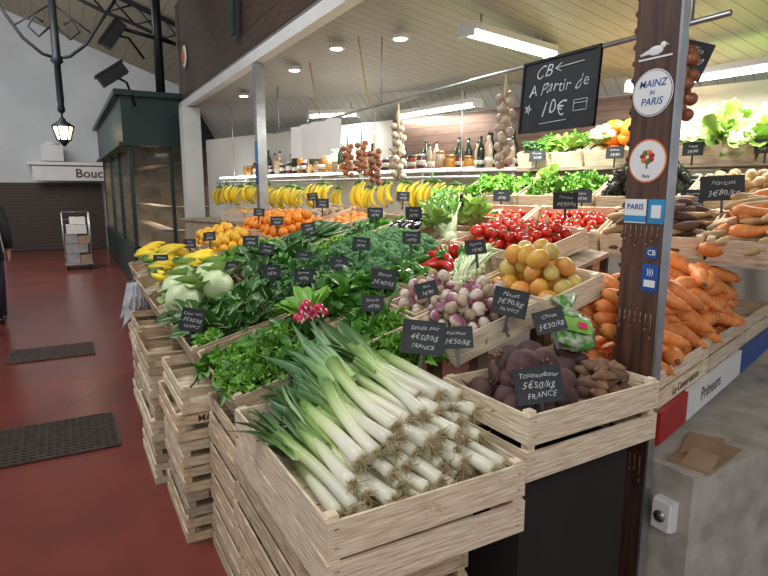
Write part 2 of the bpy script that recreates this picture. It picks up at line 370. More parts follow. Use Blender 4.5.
# corner pillar with stickers and scalloped edge
mb=MB(); mb.box((0,0,1.45),(.03,.165,2.9)); mb.box((-.004,-.092,1.45),(.034,.010,2.9),1)
mb.box((0,-.085,1.45),(.03,.006,2.9))
cp=top('corner_pillar',mb.mesh('corner_pillar',['darkwoodv','steel']),T(1.83,1.362,0),'dark brown wooden corner pillar with metal edge and stickers','pillar')
mb=MB()
for k in range(52): mb.tube([(-.014,.083,.06+k*.055),(.014,.083,.06+k*.055)],.011,10,0)
part(cp,'scalloped_trim',mb.mesh('scalloped_trim',['darkwoodv']))
FACE=RZ(rad(-90))@RX(rad(90))
def disc(r,mk,seg=32):
    mb=MB(); mb.tube([(0,0,-.0008),(0,0,.0008)],r,seg,0,smooth=False); return mb.mesh('disc',[mk])
def rect(w,h,mk): 
    mb=MB(); mb.box((0,0,0),(w,h,.0016)); return mb.mesh('rect',[mk])
def stick(z,y,me,dx=0,name='sticker',lab=None): return part(cp,name,me,T(-.0165-dx,y,z)@FACE,lab)
stick(1.93,0,disc(.079,'wprint'),0,lab='round white sticker with city lettering'); stick(1.93,0,disc(.0755,'blue'),.001); stick(1.93,0,disc(.0735,'wprint'),.002)
stick(1.960,0,txtmesh('MAINZ',.034,'blue',.2),.0035,'sticker_text'); stick(1.93,0,txtmesh('IN',.020,'blue',.2),.0035,'sticker_text'); stick(1.900,0,txtmesh('PARIS',.034,'blue',.2),.0035,'sticker_text')
stick(2.045,0,rect(.13,.006,'wprint')); mb=MB(); mb.ball((0,0,0),(.03,.016,.002),0); mb.ball((.028,.014,0),(.012,.011,.002),0); mb.tube([(-.02,0,0),(-.06,-.008,0)],[.010,.004],6,0,ell=(1,.2)); mb.tube([(.038,.014,0),(.05,.011,0)],[.004,.001],5); stick(2.068,0,mb.mesh('bird',['wprint']),0,'bird_sticker','small white bird on a line')
stick(1.70,0,disc(.076,'orange_p'),lab='round sticker with orange rim'); stick(1.70,0,disc(.070,'wprint'),.0012)
mb=MB()
for k in range(7):
    a=k*.9+.3; mb.ball((.018*math.cos(a),.016*math.sin(a)+.004,0),(.012,.010,.0012),k%3,10,6)
mb.tube([(0,-.01,0),(.0,-.035,0)],.003,5,2)
stick(1.71,0,mb.mesh('flower',['red','orange_p','calyx']),.0025,'sticker_emblem','red and orange floral emblem'); stick(1.648,0,txtmesh('Paris',.016,'vege_text',0),.003,'sticker_text')
stick(1.525,.035,rect(.09,.085,'wprint'),0,lab='white and blue city sticker'); stick(1.54,.035,txtmesh('PARIS',.028,'blue',0),.002,'sticker_text'); stick(1.498,.035,rect(.09,.022,'lblue'),.0008)
stick(1.525,-.05,rect(.065,.085,'lblue')); stick(1.525,-.05,rect(.038,.045,'wprint'),.001)
for z0 in(1.475,1.16,.62):
    mb=MB()
    for k in range(7):
        y=-.07+k*.022; l=U(.03,.10); mb.tube([(y,0,0),(y,-l,0)],[.0025,.004],6,0,ell=(1,.3))
        mb.ball((y,-l,0),(.006,.009,.002),0,8,5)
    stick(z0,0,mb.mesh('drips',['drip']),.0,'painted_drips','reddish brown painted drips')
stick(1.38,-.045,rect(.045,.04,'blue')); stick(1.38,-.045,txtmesh('CB',.026,'wprint',0),.0015,'sticker_text')
stick(1.29,-.045,rect(.065,.10,'blue'),0,lab='blue contactless payment sticker'); stick(1.312,-.045,txtmesh(')))',.028,'wprint',0),.0015,'sticker_text'); stick(1.27,-.045,rect(.045,.025,'wprint'),.001)

# back wall frame
B0=Vector((1.95,9.2,0)); w_=Vector((.318,-.948,0)); n_=Vector((-.948,-.318,0))
def Wp(s,o,z): return B0+w_*s+n_*o+Vector((0,0,z))
def Wm(s,o,z,tilt=0):
    p=Wp(s,o,z); ey=-n_
    m=Matrix(((w_.x,ey.x,0,p.x),(w_.y,ey.y,0,p.y),(0,0,1,p.z),(0,0,0,1)))
    return m@RX(rad(tilt))
CW=2.34
mb=MB(); mb.box((4.3,.06,CW/2),(8.4,.12,CW)); o=structure('wall_back',mb,['cream'],'cream painted back wall of the stall'); o.matrix_world=Wm(0,0,0)
mb=MB(); a=Wp(-.1,-.1,CW); b=Wp(8.5,-.1,CW)
v=[(FX+.06,9.2,2.86),(FX+.06,.9,2.86),(b.x,b.y,CW+.01),(a.x+.2,a.y+.1,CW+.01)]
mb.add(v+[(x,y,z+.05) for x,y,z in v],[(0,1,2,3),(4,7,6,5),(0,4,5,1),(1,5,6,2),(2,6,7,3),(3,7,4,0)],0,False)
structure('ceiling',mb,['ceil'],'pale grey white plank ceiling inside the stall')
mb=MB(); mb.box((0,0,0),(2.6,.03,.56)); top('wall_panel',mb.mesh('wall_panel',['brownbrick']),Wm(5.2,.03,2.05),'brown slatted panel on the back wall','wall panel')
LC=(1,.98,.94)
def tubelamp(p0,p1,energy):
    p0=Vector(p0);p1=Vector(p1);c=(p0+p1)/2; L=(p1-p0).length; ang=math.atan2(p1.y-p0.y,p1.x-p0.x)
    mw=T(*c)@RZ(ang)
    mb=MB(); mb.box((0,0,.045),(L,.12,.04)); mb.box((L/2,0,.015),(.02,.12,.06)); mb.box((-L/2,0,.015),(.02,.12,.06))
    o=top('fluorescent_lamp',mb.mesh('lamp_housing',['white']),mw,'white ceiling fluorescent lamp with two bright tubes','lamp','fluorescent lamps')
    for y in(-.03,.03):
        mb=MB(); mb.tube([(-L/2+.01,y,.01),(L/2-.01,y,.01)],.014,8); part(o,'tube',mb.mesh('tube',['lamp']))
    for x in(-L*.35,L*.35):
        mb=MB(); mb.tube([(x,0,.06),(x,0,.14)],.008,5); part(o,'hanger',mb.mesh('hanger',['steel']))
    l=bpy.data.lights.new('lamp_light','AREA'); l.shape='RECTANGLE'; l.size=L; l.size_y=.15; l.energy=energy; l.color=LC
    lo=bpy.data.objects.new('lamp_light',l); COL.objects.link(lo); lo.matrix_world=mw@T(0,0,-.03)
tubelamp((2.25,3.02,2.58),(3.15,3.22,2.50),46)
tubelamp((3.35,4.3,2.36),(3.2,5.4,2.34),22)
tubelamp((2.55,6.3,2.42),(2.95,5.9,2.40),20)
tubelamp((3.75,1.6,2.30),(3.62,2.9,2.30),33)
for (x,y) in ((2.1,4.6),(2.1,5.6),(2.1,7.4),(2.3,3.9)):
    zc=2.86-(x-FX)*.24
    mb=MB(); mb.lathe([(.07,0),(.075,-.02),(.055,-.025)],14); o=top('downlight',mb.mesh('downlight',['white']),T(x,y,zc-.01),'round recessed ceiling spotlight','spotlight','ceiling spotlights')
    mb=MB(); mb.lathe([(.05,-.026),(.048,-.03)],14); part(o,'bulb',mb.mesh('bulb',['lamp']))

# ---------------- crates ----------------
def crate_mesh(L,W,H,mk='wood',n=2,floor=.0,th=.008,post=.028,gap=.25):
    mb=MB(); bh=H/(n+gap*(n-1)) if n>1 else H
    for i in range(n):
        z=bh/2+i*bh*(1+gap)
        for sy in(-1,1): mb.box((0,sy*(W/2-th/2),z+U(-.003,.003)),(L+U(-.004,.006),th,bh*U(.94,1.02)),0,Matrix.Rotation(U(-.006,.006),3,'Y'))
        for sx in(-1,1): mb.box((sx*(L/2-th/2),0,z+U(-.003,.003)),(th,W-2*th,bh*U(.94,1.02)))
    for sx in(-1,1):
        for sy in(-1,1): mb.box((sx*(L/2-th-post/2),sy*(W/2-th-post/2),H/2+.003),(post,post,H+.006))
    k=max(3,int(W/.09))
    for i in range(k): mb.box((0,-W/2+th+(i+.5)*(W-2*th)/k,floor+.004),(L-2*th,(W-2*th)/k*.9,.008))
    for sx in(-1,1):
        for i in range(n):
            z=bh/2+i*bh*(1+gap)
            for dz in(-.25,.25): mb.box((sx*(L/2-.025),-W/2-.0008,z+dz*bh),(.012,.0016,.0025),1)
    return mb.mesh('crate',[mk,'steel'])
_cc={}
def crate(mw,L,W,H,mk='wood',n=2,floor=0,label='shallow pale wooden produce crate',gap=.25,group='produce crates'):
    k=(round(L,3),round(W,3),H,mk,n,floor,gap)
    if k not in _cc: _cc[k]=crate_mesh(L,W,H,mk,n,floor,gap=gap)
    return top('wooden_crate',_cc[k],mw,label,'crate',group)
def Zs(x,y): return .70+.28*x+.04*(y-2)
nz=Vector((-.28,-.04,1)).normalized(); ex=Vector((1,0,.28)).normalized(); ey=nz.cross(ex)
RD=Matrix(((ex.x,ey.x,nz.x,0),(ex.y,ey.y,nz.y,0),(ex.z,ey.z,nz.z,0),(0,0,0,1)))
def Dm(x,y,dz=0): return T(x,y,Zs(x,y)+dz)@RD
CF=-.07
def dcrate(x0,x1,y0,y1,mk='wood',label=None,H=.10,dz=0):
    cx,cy=(x0+x1)/2,(y0+y1)/2; m=Dm(cx,cy,CF+dz)
    crate(m@T(0,0,-.006),(x1-x0)/.963-.006,(y1-y0)-.008,H,mk,1,0,label or 'shallow wooden produce crate tilted toward the aisle')
    return m@T(0,0,.004),(x1-x0)/.963,(y1-y0)
def table(x0,x1,y0,y1,name='display_table'):
    mb=MB(); m=Dm((x0+x1)/2,(y0+y1)/2,CF-.035)
    n=max(1,int((y1-y0)/.14))
    for i in range(n):
        c=m@Vector((0,-(y1-y0)/2+(i+.5)*(y1-y0)/n,0)); mb.box(c,((x1-x0)/.963,(y1-y0)/n*.95,.022),0,RD.to_3x3())
    for x in(x0+.05,x1-.05):
        for y in(y0+.05,(y0+y1)/2,y1-.05):
            z=Zs(x,y)+CF-.05; mb.box((x,y,z/2),(.05,.05,z),0)
    return top(name,mb.mesh(name,['woodold']),None,'sloping wooden trestle display table under the crates','table','display tables')
table(1.0,1.43,1.98,5.5); table(1.45,1.92,1.82,5.5); table(1.95,2.41,2.0,5.4); table(.50,.96,2.0,5.3)

# ---------------- produce prototypes ----------------
for i in range(6):
    mb=MB(); bend=U(-.06,.06); L=.40; rr=U(.0165,.0205)
    pts=[(x*L,bend*x*x,.008*math.sin(x*3)) for x in (0,.03,.08,.3,.55,.8,1)]
    mb.tube(pts,[rr*.7,rr*1.15,rr*1.1,rr,rr,rr*1.1,rr*1.25],10,0)
    body=mb.mesh('leek',['leekst'])
    ml=MB()
    for k in range(9):
        a=(k%2*2-1)*U(.02,.13)+bend*2.5; z=U(-.03,.07); x0=U(.24,.37)
        ml.leaf((x0,bend*.75+(k%2-.5)*.010,U(-.006,.008)),(1,a,z),U(.20,.36),U(.028,.042),U(.02,.25),0,8,.0015,'strap',.26,U(-.6,.6),U(0,.02))
    lv=ml.mesh('leek_leaves',['leekleaf'])
    mr=MB()
    for k in range(34):
        d=Vector((-U(.2,1),U(-1,1),U(-1,1))).normalized()*U(.018,.045)
        mr.tube([(.002,0,0),(.002+d.x*.6,d.y*.5,d.z*.5),(d.x,d.y,d.z-.004)],[.0018,.0014,.0005],4)
    mr.ball((0,0,0),(.006,rr*.8,rr*.8),0,8,5)
    proto('leek%d'%i,'leek',body,'fresh leek with white stalk, green leaves and hairy roots','leek','leeks in the front crate',[('leek_leaves',lv,None),('root_tuft',mr.mesh('root_tuft',['root']),None)])
def rootveg(key,name,mk,L,r,label,cat,group,n=3,bend=.02,lump=0,blunt=False):
    for i in range(n):
        mb=MB(); b=U(-bend,bend); pr=[.5,.93,1,.97,.90,.80,.66,.36] if not blunt else [.2,.6,.85,1,1,.85,.55,.15]
        pts=[(-L/2+L*t/7,b*math.sin(t/7*3.1),0) for t in range(8)]
        mb.tube(pts,[r*p*(1+U(-lump,lump)) for p in pr],9); mb.tube([(L/2-.002,0,0),(L/2+.008,b*.3,0),(L/2+L*.10,b*.3,0)],[r*.34,r*.15,.001],6) if not blunt else None
        ps=[]
        if key=='carrot':
            s=MB(); s.tube([(-L/2+.002,0,0),(-L/2-.008,0,.001)],[r*.3,r*.2],6); ps=[('stem_stub',s.mesh('stem_stub',['brownroot']),None)]
        if key in('egg','lpr','lpg'):
            s=MB(); s.tube([(-L/2+.008,0,0),(-L/2-.004,0,0),(-L/2-.03,0,0)],[r*.65,r*.35,.004],7); ps=[('stem_cap',s.mesh('stem_cap',['calyx']),None)]
        proto('%s%d'%(key,i),name,mb.mesh(name,[mk]),label,cat,group,ps)
rootveg('carrot','carrot','carrot',.185,.034,'bright orange chunky loose carrot','carrot','carrots in the wooden crates',6,.018,.09)
rootveg('parsnip','parsnip','parsnip',.20,.022,'brownish tan parsnip with tapering root','parsnip','parsnips in the wooden crate',3,.008,.03)
rootveg('sweetpot','sweet_potato','sweetpot',.14,.024,'dark purplish brown sweet potato','sweet potato','sweet potatoes in the crate',3,.01,.08,True)
rootveg('zuc','zucchini','zuc',.21,.024,'dark green glossy fresh zucchini','zucchini','zucchini in the crate',2,.015,.03,True)
rootveg('egg','eggplant','egg',.20,.036,'glossy black-purple eggplant with green cap','eggplant','eggplants in the crate',2,.01,.03,True)
rootveg('jeru','jerusalem_artichoke','brownroot',.07,.019,'knobbly brown Jerusalem artichoke','root vegetable','Jerusalem artichokes in the crate',3,.01,.25,True)
rootveg('lpr','long_pepper','pepr',.13,.024,'shiny long red fresh pepper','pepper','peppers in the crate',2,.015,.05)
rootveg('lpg','long_pepper','pepg',.13,.024,'shiny long green fresh pepper','pepper','peppers in the crate',2,.015,.05)
def beetm(i):
    mb=MB(); ph=U(0,6)
    mb.ball((0,0,0),(.050,.050,.046),0,18,12,lambda d:1+.04*math.sin(3*d.x*2+ph)+.03*math.cos(d.y*5+ph))
    m=mb.mesh('beetroot',['beet']); t=MB(); t.tube([(0,0,-.042),(.004,0,-.058),(.0,.006,-.085)],[.012,.004,.001],6)
    s=MB()
    for k in range(5): a=k*1.25; s.tube([(.009*math.cos(a),.009*math.sin(a),.040),(.014*math.cos(a),.014*math.sin(a),.058)],.0045,5)
    proto('beet%d'%i,'beetroot',m,'round dusty dark purple beetroot','beetroot','beetroots in the crate',[('root_tail',t.mesh('root_tail',['beet']),None),('stem_stub',s.mesh('stem_stub',['brownroot']),None)])
for i in range(3): beetm(i)
for i in range(2):
    mb=MB(); mb.ball((0,0,0),(.034,.034,.030),0,12,9,lambda d:1+.04*math.sin(5*d.x+i)); t=MB(); t.tube([(0,0,-.028),(0,.003,-.055)],[.006,.001],5)
    s=MB(); [s.tube([(0,0,.027),(.006*math.cos(k),.006*math.sin(k),.045)],.004,5) for k in range(0,6,2)]
    proto('turnip%d'%i,'turnip',mb.mesh('turnip',['turnip']),'small white turnip with purple crown','turnip','turnips in the crate',[('root_tail',t.mesh('root_tail',['mush']),None),('stem_stub',s.mesh('stem_stub',['calyx']),None)])
    mb=MB(); mb.ball((0,0,0),(.036,.028,.025),0,12,8,lambda d:1+.09*math.sin(4*d.x+i)*math.cos(4*d.y)); proto('pot%d'%i,'potato',mb.mesh('potato',['pot']),'small brown skinned loose potato','potato','potatoes in a crate')
    mb=MB(); mb.ball((0,0,0),(.032,.028,.026),0,12,8,lambda d:1+.1*math.sin(4*d.x+i)*math.cos(5*d.y)); proto('mush%d'%i,'celeriac_root',mb.mesh('celeriac_root',['mush']),'knobbly cream and brown small root','root vegetable','cream roots in the crate')
def star(mb,r,z,mi=0,n=5):
    for k in range(n):
        a=k*2*math.pi/n; mb.leaf((0,0,z),(math.cos(a),math.sin(a),.1),r,r*.35,.2,mi,3)
mb=MB(); mb.ball((0,0,0),(.037,.037,.031),0,14,9,lambda d:1-.10*max(0,d.z)**6+.02*math.cos(5*math.atan2(d.y,d.x)))
s=MB(); star(s,.024,.028); s.tube([(0,0,.026),(.003,0,.045)],.0025,5)
proto('tomato','tomato',mb.mesh('tomato',['tomato']),'shiny red vine tomato with green calyx','tomato','tomatoes in the crate',[('calyx',s.mesh('calyx',['calyx']),None)])
def roundfruit(key,name,mk,r,label,cat,group,fn=None):
    mb=MB(); mb.ball((0,0,0),r,0,16 if fn else 12,9,fn or (lambda d:1-.04*max(0,d.z)**8))
    s=MB(); s.lathe([(.004,r[2]*.93),(.004,r[2]*1.0),(.001,r[2]*1.05)],6)
    proto(key,name,mb.mesh(name,[mk]),label,cat,group,[('stem_button',s.mesh('stem_button',['calyx']),None)])
roundfruit('orange','orange','orange',(.039,.039,.037),'round bright orange citrus fruit','orange','oranges heaped in the crates')
roundfruit('yellow','yellow_apple','yellow',(.037,.037,.035),'round golden yellow shiny fruit','fruit','golden fruit heaped in the crates')
roundfruit('mango','mango','mango',(.056,.046,.042),'yellow ripe mango with orange blush','mango','mangoes in the crate')
roundfruit('melon','small_melon','melon',(.046,.044,.042),'pale yellow green small melon','melon','mangoes in the crate')
roundfruit('pump','small_pumpkin','orange',(.07,.07,.05),'small ribbed bright orange pumpkin','pumpkin','small pumpkins on the top shelf',lambda d:1+.07*math.cos(8*math.atan2(d.y,d.x))-.15*abs(d.z)**4)
roundfruit('squash','winter_squash','squash',(.085,.05,.05),'pale tan oblong winter squash','squash','squashes on the shelves',lambda d:1+.16*d.x)
for i in range(2):
    mb=MB(); mb.ball((0,0,0),(.038,.038,.045),0,12,9)
    for k in range(40):
        z=-.03+.07*(k/40); a=k*2.4; q=.036*math.sqrt(max(.05,1-(z/.048)**2)); mb.leaf((q*math.cos(a),q*math.sin(a),z),(math.cos(a)*.5,math.sin(a)*.5,.9),.028,.024,.0,0,3,.001)
    proto('arti%d'%i,'globe_artichoke',mb.mesh('globe_artichoke',['arti']),'dark green scaly globe artichoke','artichoke','artichokes on the shelf')
for key,mk,lab in(('pepr','pepr','shiny red fresh bell pepper'),('pepg','pepg','shiny green fresh bell pepper')):
    mb=MB(); mb.ball((0,0,0),(.038,.038,.054),0,20,12,lambda d:(1+.09*math.cos(4*math.atan2(d.y,d.x)))*(1-.18*max(0,d.z)**4)*(1-.1*max(0,-d.z)))
    s=MB(); s.tube([(0,0,.040),(.002,0,.054),(.01,0,.074)],[.012,.006,.005],7)
    proto(key,'bell_pepper',mb.mesh('bell_pepper',[mk]),lab,'pepper','peppers in the crate',[('stem',s.mesh('stem',['calyx']),None)])
for i in range(5):
    mb=MB(); n=(3,5,6,4,7)[i]
    for k in range(n):
        x=(k-(n-1)/2)*.030; y=-.01+(k%2)*.032+U(-.01,.01); z=-.005; a0=rad(-42+U(-14,14)-k*2); pts=[]; sp=rad(U(90,130)); st=U(.022,.028)
        for t in range(9):
            pts.append((x,y-.02*math.sin(t/8*3.1),z)); ang=a0+sp*(t/8); x+=math.sin(ang)*st; z-=math.cos(ang)*st
        mb.tube(pts,[.006,.009,.0145,.0175,.0185,.018,.016,.011,.005],7,0)
        mb.tube([pts[-1],(pts[-1][0]+.012,pts[-1][1],pts[-1][2]-.001)],[.005,.003],5,1)
    c=MB(); c.tube([(-.05,0,.0),(0,0,.012),(.055,0,.0)],[.010,.016,.010],7); c.tube([(0,0,.01),(0,.0,.055)],[.009,.006],6)
    proto('ban%d'%i,'banana_bunch',mb.mesh('banana_bunch',['banana','bananatip']),'hanging hand of ripe yellow bananas','bananas','bananas hung along the rail',[('crown',c.mesh('crown',['calyx']),None)])
def bunch(key,name,mk,n,Rr,Ll,Wl,label,cat,group,ruf=.004,up=(.1,1.2),variants=3,stem=None,prof='oval',droop=(.1,.6),fold=.25):
    for i in range(variants):
        mb=MB(); rib=MB()
        for k in range(n):
            a=U(0,6.283); e=U(*up); p=(U(-Rr,Rr),U(-Rr,Rr),U(0,.03)); d=(math.cos(a)*math.cos(e),math.sin(a)*math.cos(e),math.sin(e)); l_=U(.7,1.2)*Ll; dr=U(*droop); tw=U(-.8,.8)
            mb.leaf(p,d,l_,U(.7,1.2)*Wl,dr,0,4,ruf,prof,fold,tw)
            if stem and key=='chard':
                rib.tube([tuple(Vector(p)+Vector(d)*l_*t+Vector((0,0,-dr*l_*t*t+.0015))) for t in(0,.3,.6,.85)],[.005,.004,.0028,.001],5)
        parts=[]
        if stem:
            s=rib
            if key!='chard':
                for k in range(16):
                    a=U(0,6.28); e=U(.1,.9); d=Vector((math.cos(a)*math.cos(e),math.sin(a)*math.cos(e),math.sin(e)))
                    s.tube([(0,0,.0),tuple(d*Ll*.75)],[.005,.002],5)
            parts=[('stems',s.mesh('stems',[stem]),None)]
        proto('%s%d'%(key,i),name,mb.mesh(name,[mk]),label,cat,group,parts)
bunch('spin','spinach_bunch','spin',48,.05,.10,.055,'loose heap of deep green spinach leaves','spinach','spinach in the crates')
bunch('chard','chard_bunch','dkleaf',26,.05,.14,.08,'dark green chard bunch with pale ribs','chard','chard in the crates',.008,(.1,1.1),3,'stemw')
bunch('kale','kale_bunch','kale',140,.07,.055,.032,'curly blue-green leafy kale bunch','kale','kale in the crates',.014,(.0,1.4),3)
bunch('pars','parsley_bunch','pars',130,.06,.055,.028,'frilly bright green parsley bunch','parsley','parsley and celery leaves',.012,(.0,1.4),3,'stemw')
bunch('lett','lettuce_head','lett',36,.02,.12,.09,'pale green curly lettuce head','lettuce','lettuces in the crates',.012,(.2,1.4),3,None,'fan',(.0,.3))
mb=MB()
for k in range(34):
    a=U(-.9,.9); e=U(.0,.7); mb.leaf((0,U(-.03,.03),.01),(math.cos(a)*math.cos(e),math.sin(a)*math.cos(e),math.sin(e)),U(.10,.18),U(.03,.05),U(.2,.6),0,5,.005)
rl=mb.mesh('radish_bunch',['pars']); rp=[]
for k in range(20):
    m_=MB(); m_.ball((0,0,0),(.017,.014,.014),0,9,7); m_.tube([(-.014,0,0),(-.035,0,-.003)],[.004,.0008],5,1)
    rp.append(('radish',m_.mesh('radish',['radish','stemw']) if k==0 else rp[0][1],T(-.01-U(0,.035),U(-.05,.05),U(.01,.055))@RZ(U(-.5,.5))))
proto('radish','radish_bunch',rl,'bunch of red radishes with green tops','radishes','radish bunches',rp)
for i in range(2):
    mb=MB(); mb.ball((0,0,.0),(.098,.092,.135),0,20,14,lambda d:(1-.22*max(0,d.z)**2)*(1+.02*math.sin(6*d.x+4*d.y)+.015*math.cos(9*math.atan2(d.y,d.x))))
    l=MB()
    for k in range(6):
        a=k*1.05; l.leaf((.07*math.cos(a),.07*math.sin(a),-.12),(math.cos(a)*.30,math.sin(a)*.30,1),U(.15,.20),.15,.0,0,8,.006,'oval',.22)
    proto('cabb%d'%i,'cabbage',mb.mesh('cabbage',['cabb']),'large pale green pointed cabbage with loose leaves','cabbage','cabbages in the crate',[('outer_leaves',l.mesh('outer_leaves',['cabbo']),None)])
for key,name,mk,lab,cat in(('broc','broccoli','broc','dark green fresh broccoli crown','broccoli'),('cauli','cauliflower','cauli','creamy cauliflower head with leaves','cauliflower')):
    mb=MB()
    for k in range(50):
        z=U(0,1); a=U(0,6.28); q=math.sqrt(1-z*z); mb.ball((.065*q*math.cos(a),.065*q*math.sin(a),.05*z),U(.014,.022),0,7,5,None,.12)
    mb.ball((0,0,0),(.062,.062,.04),0,10,7)
    s=MB(); s.tube([(0,0,-.08),(0,0,-.03),(0,0,.0)],[.018,.02,.04],8)
    if key=='cauli':
        for k in range(8): a=k*.785; s.leaf((.02*math.cos(a),.02*math.sin(a),-.05),(math.cos(a),math.sin(a),.8),.12,.07,.1,1,4,.006)
    proto(key,name,mb.mesh(name,[mk]),lab,cat,name+' heads in the crate',[('stalk' if key=='broc' else 'leaves',s.mesh('stalk',['stemw','pars']),None)])
for i in range(2):
    mb=MB()
    for k in range(7): mb.tube([(0,U(-.02,.02),U(-.01,.02)),(.1,U(-.03,.03),.01),(.26,U(-.05,.05),U(0,.05))],[.016,.011,.006],7,0)
    mb.ball((-.01,0,.005),(.05,.04,.035),0,10,7)
    l=MB()
    for k in range(46): l.leaf((U(.18,.3),U(-.05,.05),U(.0,.05)),(U(.2,1),U(-.8,.8),U(-.2,.9)),U(.04,.09),.025,.3,0,3,.006)
    proto('celery%d'%i,'celery_head',mb.mesh('celery_head',['stemw']),'pale celery head with green leaf tops','celery','celery and fennel',[('leaf_tops',l.mesh('leaf_tops',['pars']),None)])
mb=MB()
for k in range(9):
    y=U(-.03,.03); z=U(0,.03); mb.ball((0,y,z),(.016,.012,.012),0,8,6); mb.tube([(0,y,z),(.12,y*.6,z),(.22,y*1.6+U(-.02,.02),z+U(-.01,.02))],[.009,.007,.004],6,0)
l=MB()
for k in range(20): l.leaf((.14,U(-.03,.03),.02),(1,U(-.2,.2),U(-.05,.2)),U(.14,.22),.012,.2,0,5,.001,'strap')
proto('sponion','spring_onion_bunch',mb.mesh('spring_onion_bunch',['stemw']),'bunch of white spring onions with green tops','spring onions','spring onion bunches',[('green_tops',l.mesh('green_tops',['pars']),None)])
def braid(key,name,mk,n,r,label,cat,L):
    mb=MB()
    for k in range(n):
        a=k*2.4; z=-L*k/n; d=.035
        mb.ball((d*math.cos(a),d*math.sin(a),z),(r,r,r*.95),0,10,7,lambda q:1+.03*math.cos(6*math.atan2(q.y,q.x)))
    s=MB(); s.tube([(0,0,.14),(0,0,.02),(.004,0,-L*.5),(0,0,-L)],[.004,.012,.012,.006],7)
    for k in range(14): s.leaf((0,0,-L*k/14),(U(-1,1),U(-1,1),U(-.3,.6)),U(.03,.07),.005,.2,0,3,.001,'strap')
    proto(key,name,mb.mesh(name,[mk]),label,cat,'braids hung from the rail',[('plait',s.mesh('plait',['twig']),None)])
braid('garlic','garlic_braid','garlic',20,.027,'hanging braid of white garlic bulbs','garlic',.42)
braid('onion','onion_braid','onion',14,.027,'hanging braid of reddish brown onions','onions',.26)
def bottle(key,name,mk,prof,label,cat,capz,capr,lab=True,ck='goldcap'):
    mb=MB(); mb.lathe(prof,12); c=MB(); c.lathe([(capr,capz),(capr,capz+.02),(capr*.8,capz+.022)],10)
    ps=[('cap',c.mesh('cap',[ck]),None)]
    if lab:
        r=max(p[0] for p in prof)+.0012; l=MB(); l.lathe([(r,prof[1][1]+.03),(r,prof[1][1]+.07)],12); ps.append(('label_band',l.mesh('label_band',['label']),None))
    proto(key,name,mb.mesh(name,[mk]),label,cat,'bottles and jars on the back shelf',ps)
wp=[(.030,0),(.037,.005),(.037,.18),(.03,.20),(.014,.235),(.013,.29)]
jp=[(.035,0),(.042,.005),(.042,.10),(.036,.115),(.036,.13)]
bottle('bt0','bottle','gl_dark',wp,'dark glass wine bottle with label','bottle',.275,.015,True,'black')
bottle('bt1','bottle','gl_amber',[(.03,0),(.036,.005),(.036,.13),(.03,.15),(.014,.18),(.013,.21)],'amber juice bottle with label','bottle',.20,.015,True,'goldcap')
bottle('bt2','jar','gl_clear',jp,'glass preserve jar with metal lid','jar',.118,.038,False)
bottle('bt3','jar','gl_red',jp,'red sauce jar with cream label','jar',.118,.038,True,'black')
bottle('bt4','jar','gl_honey',[(.04,0),(.046,.005),(.046,.075),(.04,.085),(.04,.095)],'squat honey jar with golden lid','jar',.085,.042,False)
bottle('bt5','bottle','gl_clear',[(.026,0),(.03,.005),(.03,.15),(.024,.17),(.012,.20),(.012,.24)],'slim clear glass oil bottle','bottle',.23,.014,True,'black')
bottle('bt6','jar','gl_purp',[(.032,0),(.038,.005),(.038,.085),(.033,.10),(.033,.11)],'dark plum jam jar with lid','jar',.10,.035,True,'steel')

# ---------------- filling ----------------
def fill(m,L,W,keys,dx,dy,r,layers=1,rot='rand',zl=None,scale=(.9,1.1),inset=.012,group=None,dome=0,yaw=0,yj=.3,label=None):
    zl=zl or r*1.45; c=0
    for ly in range(layers):
        ins=inset+ly*min(dx,dy)*.45
        nx=max(1,int((L-2*ins)/dx+.2)); ny=max(1,int((W-2*ins)/dy+.2))
        for i in range(nx):
            for j in range(ny):
                x=(i+.5-nx/2)*dx+((j+ly)%2*.5-.25)*dx*.6+U(-.14,.14)*dx; y=(j+.5-ny/2)*dy+U(-.14,.14)*dy
                x=max(-L/2+ins+r*.6,min(L/2-ins-r*.6,x))
                z=r*.95+ly*zl+dome*(1-(2*x/L)**2)*(1-(2*y/W)**2)
                if rot=='rand': rm=rndrot()
                elif rot=='up': rm=RZ(U(0,6.28))@RX(U(-.45,.45))@RY(U(-.45,.45))
                else: rm=RZ(rad(yaw)+U(-yj,yj))@RY(U(-.16,.16))@RX(U(0,6.28) if rot=='lie' else 0)
                place(random.choice(keys),m@T(x,y,z)@rm@S(U(*scale)),label,group); c+=1
    return c
# A column (aisle side)
m,L,W=dcrate(.50,.97,1.97,2.60)
place('radish',m@T(.20,-.04,.175)@RZ(rad(80))@S(1.35))
for (x,y) in((-.17,-.2),(-.05,-.22),(-.17,-.08),(-.04,-.08),(-.15,.08),(.06,-.18),(.12,.1),(.02,.04)): place('pars%d'%random.randint(0,2),m@T(x,y,.07)@RZ(U(0,6)))
fill(m,L,W,['spin0','spin1','spin2','pars0'],.16,.16,.05,1,'up')
m,L,W=dcrate(.48,.97,2.63,3.25); fill(m,L,W,['chard0','chard1','spin0','pars2','chard2'],.14,.14,.06,1,'up')
m,L,W=dcrate(.46,.97,3.28,3.98)
for (x,y,r) in((-.12,-.20,50),(.10,-.16,70),(-.10,.06,60),(.12,.10,55),(0,.26,65)): place(random.choice(['cabb0','cabb1']),m@T(x,y,.12)@RZ(rad(r))@RY(rad(-75)),None)
m,L,W=dcrate(.46,.97,4.0,4.6)
for i in range(8): place('ban%d'%(i%5),m@T(U(-.16,.08),-.24+i*.065,.14+U(0,.03))@RZ(rad(U(30,130)))@RX(rad(U(-100,-60)))@S(1.2),'hand of yellow bananas lying in a crate','bananas in the crate')
m,L,W=dcrate(.48,.97,4.62,5.3)
